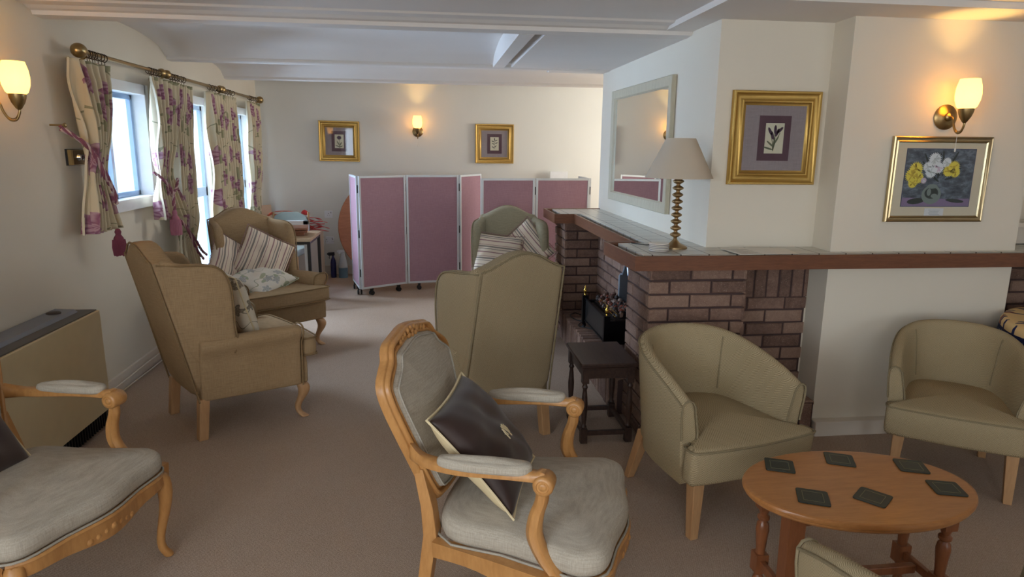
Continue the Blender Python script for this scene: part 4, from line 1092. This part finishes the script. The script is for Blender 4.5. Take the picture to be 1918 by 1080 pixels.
for ch, lb in ((ba, 'dark brown satin cushion with a cream knotted button on the centre armchair'), (bb, 'dark brown satin cushion on the left armchair, cut off by the picture edge')):
    cushion('satin_cushion', lb, .385, .40, .13, [BRN, CRB], loc_of(ch, (.045, .105, .615) if ch is ba else (.09, .06, .60)), dir_of(ch, (0, .80, .70) if ch is ba else (0, .9, .5)), dir_of(ch, (0, -.5, 1)), 'brown satin cushions on the carved armchairs', R(4), CRM, 0, pinch=.07, seed=9, extra=knot)

# ------------------------------------------------------------------ curtains and pole
CURT = m_floral('peony_curtain_cloth', sc(214, 202, 174), sc(146, 96, 120), sc(200, 168, 176), sc(150, 150, 118), 4.0, fl=.29)
LIN = m_plain('curtain_lining', sc(222, 214, 192), .9)
def interp(tab, z):
    if z >= tab[0][0]: return tab[0][1]
    for (z0, y0), (z1, y1) in zip(tab, tab[1:]):
        if z >= z1: 
            q = (z0-z)/(z0-z1); return y0+(y1-y0)*q
    return tab[-1][1]
def curtain(label, Lt, Rt, ztop, zbot, folds, phase, seed, tie=None, xo=0.0, width=1.0):
    t = thing('curtain', label, 'curtain', (-1.9, Lt[0][1], ztop), 0, 'floral pinch pleat curtains along the left wall')
    o0 = Vector((-1.9, Lt[0][1], ztop)); rnd = random.Random(seed); ph = [rnd.uniform(0, 6.3) for _ in range(4)]
    def fn(u, v):
        z = ztop+(zbot-ztop)*v; y0, y1 = interp(Lt, z), interp(Rt, z)
        w = y1-y0
        uu = u+.012*sin(9*v+ph[0])+.02*sin(u*7+ph[1])
        top = max(0, 1-v*9)
        a = .020+.020*min(1, v*3)
        if tie: a *= 1-.6*math.exp(-((z-tie)/.12)**2)
        x = a*sin(2*pi*folds*uu+phase)+.35*a*sin(2*pi*folds*2.1*uu+ph[2]+v*2)
        x = x*(1-top)+top*.016*sin(2*pi*folds*1.0*uu+phase)
        y = y0+w*u+.010*cos(2*pi*folds*uu+phase)*(1-top)
        return Vector((-1.895+xo+x, y, z))-o0
    b = MB(); nu, nv = 110, 46
    b.grid(fn, nu, nv, 0, uv=lambda u, v: (u*width, v*(ztop-zbot)))
    b.build('drape', [CURT], t, smooth=180, solid=.004)
    b = MB()      # header band with pleat tacks
    b.grid(lambda u, v: fn(u, v*.035)+Vector((-.006, 0, 0)), 80, 2); b.build('header_tape', LIN, t, smooth=180)
    b = MB()      # turned side hem showing the pale lining
    b.grid(lambda u, v: fn(0, v)+Vector((.003-.016*u, -.003-.006*(1-u), 0)), 2, 30); b.build('leading_edge', LIN, t, smooth=180)
    return t
curtain('nearest floral curtain, tied back beside the dimmer switch', [(1.99, 3.98), (1.83, 4.0), (1.68, 4.03), (1.49, 4.06), (1.31, 4.02), (1.03, 3.92)], [(2.0, 4.42), (1.76, 4.36), (1.64, 4.31), (1.48, 4.235), (1.3, 4.22), (1.14, 4.25), (1.03, 4.30)], 1.995, 1.05, 6, 3.7, 1, 1.36, .0, .60)
curtain('short floral curtain with a pink tassel between the first and second windows', [(1.99, 4.95), (1.79, 4.93), (1.58, 4.92), (1.33, 4.93), (1.19, 4.87), (1.05, 4.88)], [(2.0, 5.46), (1.58, 5.28), (1.43, 5.18), (1.32, 5.17), (1.12, 5.26), (1.01, 5.34)], 1.995, 1.03, 6, 1.0, 2, 1.3, .025, .60)
curtain('long floral curtain hanging at the near side of the second window', [(1.99, 5.42), (1.62, 5.33), (1.31, 5.28), (1.04, 5.27), (.87, 5.30), (.1, 5.3)], [(2.0, 5.80), (1.63, 5.72), (1.3, 5.69), (1.0, 5.66), (.69, 5.56), (.1, 5.6)], 1.995, .10, 7, 2.0, 3, .8, 0, .50)
curtain('wide floral curtain hanging between the second and third windows', [(1.99, 6.22), (1.73, 6.21), (1.59, 6.19), (1.28, 6.19), (.96, 6.2), (.1, 6.25)], [(2.0, 7.07), (1.71, 7.0), (1.24, 6.97), (.87, 6.95), (.1, 6.95)], 1.995, .10, 11, 2.6, 4, None, 0, 1.05)
curtain('narrow floral curtain in the far corner beyond the third window', [(1.99, 7.50), (1.72, 7.49), (1.39, 7.40), (1.06, 7.41), (.84, 7.32), (.1, 7.3)], [(2.0, 8.03), (1.38, 7.88), (.81, 7.72), (.1, 7.7)], 1.995, .10, 6, .8, 5, 1.0, 0, .60)
t = thing('curtain_pole', 'long antique brass curtain pole with ball finials above the three windows', 'curtain pole', (-1.9, 4.1, 2.043))
b = MB(); b.tube([(0, .03, 0), (0, 3.95, 0)], .0125, 14); b.build('pole', BRASS, t, smooth=60)
RX = Matrix.Rotation(R(90), 4, 'X')
fin = [(.013, -.03), (.020, -.022), (.022, -.012), (.016, -.004), (.028, .004), (.037, .022), (.040, .042), (.036, .062), (.024, .078), (.004, .086)]
b = MB(); b.lathe(fin, 22, M=Matrix.Translation((0, .03, 0))@RX); b.build('finial', BRASS, t, smooth=60)
b = MB(); b.lathe(fin, 22, M=Matrix.Translation((0, 3.93, 0))@RX.inverted()); b.build('finial', BRASS, t, smooth=60)
for y in (1.14, 1.24, 2.50, 2.58):
    b = MB(); b.lathe([(.013, -.035), (.020, -.03), (.022, -.022), (.026, -.018), (.032, 0), (.026, .018), (.022, .022), (.020, .03), (.013, .035)], 20, M=Matrix.Translation((0, y, 0))@RX); b.build('joiner', BRASS, t, smooth=60)
for y in (.07, 1.19, 2.54, 3.90):
    b = MB(); b.tube([(-.1, y, -.045), (-.05, y, -.045), (-.012, y, -.03), (0, y, -.015)], .006, 8); b.lathe([(.022, 0), (.022, .006), (.010, .012)], 14, M=Matrix.Translation((-.1, y, -.045))@Matrix.Rotation(R(90), 4, 'Y')); b.build('bracket', BRASS, t, smooth=60)
DBR = m_metal('dark_bronze', sc(92, 78, 62), .4)
r0 = None
for grp, ys in (('nearest', (4.17, 4.20, 4.235, 4.26, 4.30, 4.34, 4.38)), ('second', (5.02, 5.06, 5.10, 5.14, 5.19)), ('third', (5.40, 5.45, 5.50, 5.55, 5.62, 5.68)), ('fourth', (6.30, 6.38, 6.46, 6.56, 6.76, 6.84, 6.92, 7.0)), ('farthest', (7.62, 7.70, 7.78, 7.86, 7.94))):
    for y in ys:
        lb = 'small dark bronze curtain ring on the pole above the '+grp+' curtain'
        if r0 is None:
            b = MB(); b.tube([(0.021*cos(2*pi*q/20), 0, .021*sin(2*pi*q/20)) for q in range(20)], .0028, 6, closed=True); b.tube([(0, 0, -.022), (0, 0, -.040)], .002, 5)
            r0 = b.build('curtain_ring', DBR, smooth=60); setp(r0, lb, 'curtain ring', 'curtain rings on the brass pole'); c = r0
        else:
            c = r0.copy(); COL.objects.link(c); c['label'] = lb
        c.location = (-1.9, y, 2.036); c.rotation_euler = (0, 0, random.uniform(-.35, .35))
ROPE = m_plain('plum_rope', sc(138, 82, 100), .8, var=.15); ROPE2 = m_plain('pale_rope', sc(196, 170, 168), .8); TAS = m_plain('pink_tassel', sc(164, 104, 122), .9, var=.2); TASD = m_plain('plum_tassel', sc(118, 56, 74), .9, var=.2)
def twisted(b, P, r=.007, mi=(0, 1)):
    P = smoothpoly(P, 10, closed=False); k = len(P)
    for s in (0, 1, 2):
        pts = []
        for i, p in enumerate(P):
            tt = (P[min(i+1, k-1)]-P[max(i-1, 0)]).normalized(); a = tt.orthogonal().normalized(); c_ = tt.cross(a); an = i*.7+s*2*pi/3
            pts.append(p+(a*cos(an)+c_*sin(an))*r*.8)
        b.tube(pts, r*.8, 6, mi[s % 2])
def tassel(parent, loc, L, w, mat, inv):
    b = MB(); M = Matrix.Translation(Vector(loc))@Matrix.Identity(4)
    b.lathe([(.004, 0), (.012, -.004), (.018, -.02), (.014, -.035), (.020, -.045), (.026, -.055), (w*.8, -.066), (w*.85, -.08), (w*.7, -.12)], 16, M=M)
    for k in range(34):
        a = 2*pi*k/34; p = Vector(loc)+Vector((w*cos(a)*.9, w*sin(a)*.9, -.066)); b.tube([p, p+Vector((.004*cos(a), .006*sin(a), -L*.5)), p+Vector((.002*cos(a*3), .006*sin(a*2), -L+random.uniform(-.006, .004)))], .0042, 5)
    b.build('tassel', mat, parent, smooth=60, M=inv)
def tieback(label, P, tz, L, w, mat, second=None, hook=None):
    p0 = Vector(P[0]); t = thing('curtain_tieback', label, 'tieback', p0, 0, 'rope tiebacks on the curtains'); inv = Matrix.Translation(-p0)
    b = MB(); twisted(b, P)
    if second: twisted(b, second)
    b.build('rope', [ROPE, ROPE2], t, smooth=60, M=inv)
    if tz: tassel(t, tz, L, w, mat, inv)
    if hook:
        b = MB(); b.tube([(-2.0, hook[0], hook[1]), (-1.93, hook[0], hook[1])], .005, 8); b.lathe([(.012, 0), (.014, .006), (.008, .012), (0, .013)], 14, M=Matrix.Translation((-1.93, hook[0], hook[1]))@Matrix.Rotation(R(90), 4, 'Y')); b.build('hook', BRASS, t, M=inv, smooth=50)
tieback('plum rope tieback on the nearest curtain with its tassel at the hem', [(-1.95, 3.90, 1.62), (-1.87, 3.97, 1.55), (-1.84, 4.02, 1.46), (-1.835, 4.08, 1.36), (-1.835, 4.16, 1.28), (-1.84, 4.2, 1.20)], (-1.83, 4.15, 1.06), .09, .034, TASD,
        [(-1.95, 3.90, 1.64), (-1.86, 3.99, 1.52), (-1.835, 4.06, 1.42), (-1.83, 4.13, 1.32), (-1.84, 4.2, 1.24)], (3.90, 1.64))
tieback('rose pink rope tieback with a hanging tassel on the short second curtain', [(-1.88, 4.88, 1.36), (-1.835, 4.93, 1.30), (-1.815, 5.0, 1.22), (-1.815, 5.02, 1.14), (-1.815, 5.01, 1.07)], (-1.815, 5.01, 1.09), .11, .036, TAS,
        [(-1.84, 5.2, 1.30), (-1.82, 5.1, 1.24), (-1.815, 5.02, 1.20), (-1.815, 5.0, 1.12)])
tieback('plum rope tieback low on the long curtain by the second window', [(-1.83, 5.16, 1.0), (-1.80, 5.22, .90), (-1.80, 5.34, .76), (-1.80, 5.48, .66)], None, 0, 0, None, [(-1.83, 5.18, .98), (-1.79, 5.30, .84), (-1.79, 5.42, .74), (-1.80, 5.56, .68)])

# ------------------------------------------------------------------ folding screens
PNK = m_fabric('pink_screen_felt', sc(172, 138, 150), sc(154, 121, 134))
def screen(label, pts, H=1.25):
    """one folding screen: a chain of hinged felt panels on castors"""
    p0 = Vector((*pts[0], 0)); t = thing('folding_screen', label, 'screen', p0, 0, 'pink felt folding screens'); 
    for i in range(len(pts)-1):
        a, c_ = Vector((*pts[i], 0)), Vector((*pts[i+1], 0)); d = c_-a; L = d.length; ang = math.atan2(d.y, d.x)
        M = Matrix.Translation(a-p0)@Matrix.Rotation(ang, 4, 'Z')
        b = MB(); w = .022; g = .006; z0 = .075
        b.box(g, g+w, -.016, .016, z0, H, 0, M); b.box(L-g-w, L-g, -.016, .016, z0, H, 0, M); b.box(g+w, L-g-w, -.014, .014, z0, z0+w, 0, M); b.box(g+w, L-g-w, -.014, .014, H-w, H, 0, M)
        fr = b.build('panel_frame', ALU, t, bevel=.002)
        b = MB(); b.box(g+w, L-g-w, -.010, .010, z0+w, H-w, 0, M); b.build('felt_panel', PNK, t)
        for q in (.22, .80):
            b = MB(); cx = L*q
            b.box(cx-.012, cx+.012, -.02, .02, .050, z0, 0, M)
            for s in (-1, 1): b.lathe([(.0, -.009), (.022, -.009), (.025, -.004), (.025, .004), (.022, .009), (0, .009)], 14, M=M@Matrix.Translation((cx, s*.016, .026))@Matrix.Rotation(R(90), 4, 'X'))
            b.build('castor', BLACK, t, smooth=40)
        if i:
            for z in (.25, .66, 1.12):
                b = MB(); b.lathe([(.006, -.04), (.006, .04)], 8, M=Matrix.Translation(a-p0+Vector((0, -.012, z)))); b.build('hinge', BLACK, t)
    return t
screen('pink felt folding screen on castors, the left one in front of the round tabletop', [(-.87, 7.50), (-.743, 6.99), (-.272, 7.285), (.305, 7.385), (.575, 7.87)])
screen('pink felt folding screen standing behind the far armchair and the mantel', [(.495, 6.76), (1.06, 6.82), (1.645, 6.88), (1.66, 7.45)], 1.245)

# ------------------------------------------------------------------ far left corner
t = thing('round_tabletop', 'round orange brown tabletop leaning on the back wall behind the screen', 'table', (-.51, 8.07, 0)); t.rotation_euler = (R(-8), 0, 0)
b = MB(); b.lathe([(0, -.011), (.592, -.011), (.60, -.004), (.60, .004), (.592, .011), (0, .011)], 64, M=Matrix.Translation((0, 0, .603))@Matrix.Rotation(R(90), 4, 'X')); b.build('top', TEAK, t, smooth=30)
b = MB(); b.box(-.05, .05, -.05, -.02, .3, .9); b.build('batten', BLACK, t)
DK = BLACK
t = thing('work_table', 'small wood topped table with black metal legs behind the window armchair', 'table', (-1.42, 6.64, 0))
b = MB(); b.box(-.30, .30, -.30, .30, .672, .70); b.build('tabletop', TTOP, t, bevel=.002)
for sx in (-1, 1):
    for sy in (-1, 1): b = MB(); b.box(sx*.28-.014, sx*.28+.014, sy*.28-.014, sy*.28+.014, 0, .672); b.build('leg', DK, t)
b = MB()
for s in (-1, 1): b.box(-.27, .27, s*.28-.01, s*.28+.01, .645, .672); b.box(s*.28-.01, s*.28+.01, -.27, .27, .645, .672)
b.build('frame', DK, t)
t = thing('wooden_box', 'flat brown wooden games box on the small black legged table', 'box', (-1.37, 6.66, .701), R(8))
b = MB(); b.box(-.16, .14, -.13, .13, 0, .03); b.build('lower_tray', BOXW, t, bevel=.003)
b = MB(); b.box(-.18, .17, -.15, .15, .031, .05); b.box(-.18, .17, -.15, .15, .055, .075); b.build('lid', BOXW, t, bevel=.003)
TEAL = m_plain('grey_teal_vinyl', sc(146, 154, 146), .6)
t = thing('dining_chair', 'grey green vinyl chair standing behind the small table', 'chair', (-1.55, 7.25, 0), R(-8))
b = MB(); pad(b, rrect(.42, .42, .06, 4), .07, .02, .01, lambda u, v, w: Vector((u, v, .45+w))); b.build('seat', TEAL, t, smooth=50)
b = MB(); pad(b, [(-.2, .56), (.2, .56), (.21, .70), (.17, .80), (.08, .845), (-.08, .845), (-.17, .80), (-.21, .70)], .03, .01, .01, lambda u, v, w: Vector((u, .2+.1*(v-.5)+w, v))); b.build('backrest', TEAL, t, smooth=50)
for sx in (-1, 1):
    b = MB(); b.tube([(sx*.19, -.18, .42), (sx*.2, -.2, 0)], .012, 8); b.build('leg', BEECH_LT, t)
    b = MB(); b.tube([(sx*.19, .25, .84), (sx*.19, .2, .42), (sx*.19, .24, 0)], .012, 8); b.build('leg', BEECH_LT, t)
t = thing('folding_stand', 'white angled stand standing behind the small table', 'stand', (-1.295, 6.985, 0))
b = MB(); b.box(.0, .05, -.02, .02, 0, .80); b.box(-.20, .05, -.02, .02, .76, .80); b.box(-.20, -.16, -.02, .02, 0, .80); b.build('post_frame', UPVC, t, bevel=.002)
b = MB(); b.box(-.16, .0, -.02, .02, .18, .22); b.build('lower_rail', UPVC, t)
# low cupboard holding the red straps
t = thing('low_cupboard', 'low pale cupboard against the back wall under the red straps', 'cupboard', (-1.60, 7.86, 0))
b = MB(); b.box(-.33, .33, -.2, .2, 0, .58); b.build('body', m_plain('pale_board', sc(206, 196, 182), .6), t, bevel=.003)
b = MB(); b.box(-.32, -.004, -.212, -.2, .03, .56); b.build('door', m_plain('pale_board_door', sc(198, 188, 174), .6), t, bevel=.002)
b = MB(); b.box(.004, .32, -.212, -.2, .03, .56); b.build('door', m_plain('pale_board_door', sc(198, 188, 174), .6), t, bevel=.002)
REDS = m_plain('red_webbing', sc(206, 58, 58), .6); ORG = m_plain('orange_webbing', sc(206, 92, 62), .6)
t = thing('strap_bundle', 'bundle of red and orange webbing straps heaped beyond the small table', 'straps', (-1.50, 7.78, .5805)); 
for j, (mt_, cnt) in enumerate(((REDS, 9), (ORG, 4))):
    for k in range(cnt):
        rnd = random.Random(k+50*j); b = MB(); cx = (.10 if j == 0 else -.16)+rnd.uniform(-.06, .06); z0 = .004+.017*k+(.0 if j == 0 else .15)
        P = smoothpoly([(cx-.16, rnd.uniform(-.05, .05), z0), (cx-.08, rnd.uniform(-.1, 0), z0+.05*rnd.random()), (cx+.02, rnd.uniform(-.1, .05), z0+.03), (cx+.12, rnd.uniform(-.08, .05), z0+rnd.uniform(0, .03)), (cx+.17, .05, z0)], 5, closed=False)
        b.sweep(P, [(0, -.022), (0, .022), (.005, .022), (.005, -.022)], (0, 0, 1)); b.build('strap', mt_, t, smooth=50)
t = thing('white_card', 'white folded card leaning on the heap of straps', 'card', (-1.42, 7.80, .82)); t.rotation_euler = (R(-15), R(40), 0)
b = MB(); b.loft([[Vector((x, y, z)) for x, z in ((-.11, 0), (.09, 0), (.07, .12))] for y in (0, .003)]); b.build('sheet', WP, t); t.location = (-1.48, 7.74, .73)
t = thing('red_ball', 'small red ball resting among the straps', 'ball', (-1.43, 7.82, .79)); b = MB(); b.lathe([(.001, -.045), (.032, -.032), (.045, 0), (.032, .032), (.001, .045)], 16); b.build('ball', REDS, t, smooth=80, sub=1)
b = MB(); b.loft([[Vector((x, y, z)) for x, y in ((-1.98, 8.02+.0), (-1.88, 8.18), (-1.88, 8.2), (-1.98, 8.04))] for z in (.0, .86)]); setp(b.build('leaning_board', m_plain('beige_board', sc(206, 176, 150), .7)), 'beige board leaning in the far left corner', 'board')
def spray(label, x, y, mat, cap, h, r, low=None):
    t = thing('spray_bottle', label, 'bottle', (x, y, 0), R(200), 'cleaning bottles by the back wall')
    if low is not None:
        b = MB(); b.lathe([(0, 0), (r, 0), (r, h*.36)], 20, ); b.build('liquid', low, t, smooth=40)
        b = MB(); b.lathe([(r, h*.36), (r, h*.42), (r*.72, h*.66), (r*.5, h*.8), (r*.5, h*.9), (0, h*.9)], 20); b.build('body', mat, t, smooth=40)
    else:
        b = MB(); b.lathe([(0, 0), (r, 0), (r, h*.55), (r*.8, h*.68), (r*.4, h*.8), (r*.4, h*.86), (0, h*.86)], 20); b.build('body', mat, t, smooth=40)
    b = MB(); b.box(-.018, .055, -.014, .014, h*.86, h*.98); b.box(.050, .068, -.008, .008, h*.9, h*.96); b.tube([(.03, 0, h*.88), (.045, 0, h*.80), (.04, 0, h*.74)], .005, 6); b.build('trigger_head', cap, t, bevel=.003)
spray('dark blue spray bottle with a black trigger by the back wall', -1.175, 8.08, m_plain('dark_blue_plastic', sc(26, 30, 84), .3), BLACK, .31, .033)
spray('clear bottle with blue grey liquid beside the dark blue spray bottle', -1.06, 8.07, m_plain('clear_grey_plastic', sc(186, 194, 202), .25), m_plain('pale_cap', sc(200, 206, 212), .4), .34, .055, m_plain('blue_grey_liquid', sc(92, 124, 146), .3))
t = thing('white_board', 'plain white board leaning on the back wall behind the right screen', 'board', (1.46, 8.22, 0)); b = MB(); b.box(0, .22, -.01, .01, 0, 1.265); b.build('sheet', UPVC, t)

# ------------------------------------------------------------------ table with patterned cloth at the right edge
TX, TY, TRd = 3.48, 2.74, .585
t = thing('round_table', 'round table under a blue and cream patterned cloth at the right edge', 'table', (TX, TY, 0))
b = MB(); b.lathe([(0, .68), (TRd-.01, .68), (TRd, .69), (TRd-.005, .70), (0, .70)], 48); b.build('tabletop', PINE_D, t, smooth=40)
for q in range(4):
    a = q*pi/2+.75; b = MB(); b.tube([(.45*cos(a), .45*sin(a), .68), (.5*cos(a), .5*sin(a), 0)], .02, 10); b.build('leg', BLACK, t)
n = N('patterned_tablecloth', .8, spec=.2); v = n.tc(); x, y, z = n.sep(v)[:3]; r = n.math('SQRT', n.math('ADD', n.math('MULTIPLY', x, x), n.math('MULTIPLY', y, y)))
ang = n.math('ARCTAN2', y, x); pol = n.comb(n.math('MULTIPLY', ang, 2.2), n.math('MULTIPLY', r, 3.0))
def vv(vec, scale, rnd):
    x_ = n.n('ShaderNodeTexVoronoi'); x_.voronoi_dimensions = '2D'; x_.inputs['Scale'].default_value = scale; x_.inputs['Randomness'].default_value = rnd; n.L(vec, x_.inputs['Vector']); return x_
L1 = vv(n.map(pol, (1.0, .45, 1), rot=(0, 0, .8)), 5.0, .9); L2 = vv(n.map(pol, (1.0, .4, 1), rot=(0, 0, -.7)), 4.0, .9)
l1 = n.math('LESS_THAN', L1.outputs['Distance'], .24); l2 = n.math('LESS_THAN', L2.outputs['Distance'], .17)
c = n.mix(l1, sc(226, 196, 144), sc(36, 44, 92)); c = n.mix(l2, c, sc(150, 88, 58))
BLUE = n.mix(n.noise(v, 30, 3), sc(28, 44, 112), sc(44, 64, 140))
c = n.mix(n.math('LESS_THAN', r, .36), c, BLUE)
rg = n.math('LESS_THAN', n.math('ABSOLUTE', n.math('SUBTRACT', r, .37)), .010); c = n.mix(rg, c, sc(150, 150, 150))
c = n.mix(n.math('LESS_THAN', z, -.035), c, n.mix(n.math('LESS_THAN', vv(n.comb(n.math('MULTIPLY', ang, 4), n.math('MULTIPLY', z, 6)), 5, .4).outputs['Distance'], .2), sc(26, 34, 74), sc(120, 128, 150)))
n.color(c); CLOTH = n.m
b = MB(); rings = []
nn = 96
for r_3, z in ((.001, .012), (.3, .012), (TRd-.02, .012), (TRd+.004, .008), (TRd+.014, -.012), (TRd+.016, -.05), (TRd+.02, -.12), (TRd+.026, -.20)):
    rings.append([Vector(((r_3+(.014*max(0, -z)/.2*sin(q*2*pi/nn*14)))*cos(2*pi*q/nn), (r_3+(.014*max(0, -z)/.2*sin(q*2*pi/nn*14)))*sin(2*pi*q/nn), z)) for q in range(nn)])
b.loft(rings, False); o = b.build('tablecloth', CLOTH, smooth=180, solid=.003); o.location = (TX, TY, .692)
setp(o, 'blue and cream leaf patterned cloth covering the round table at the right', 'tablecloth')
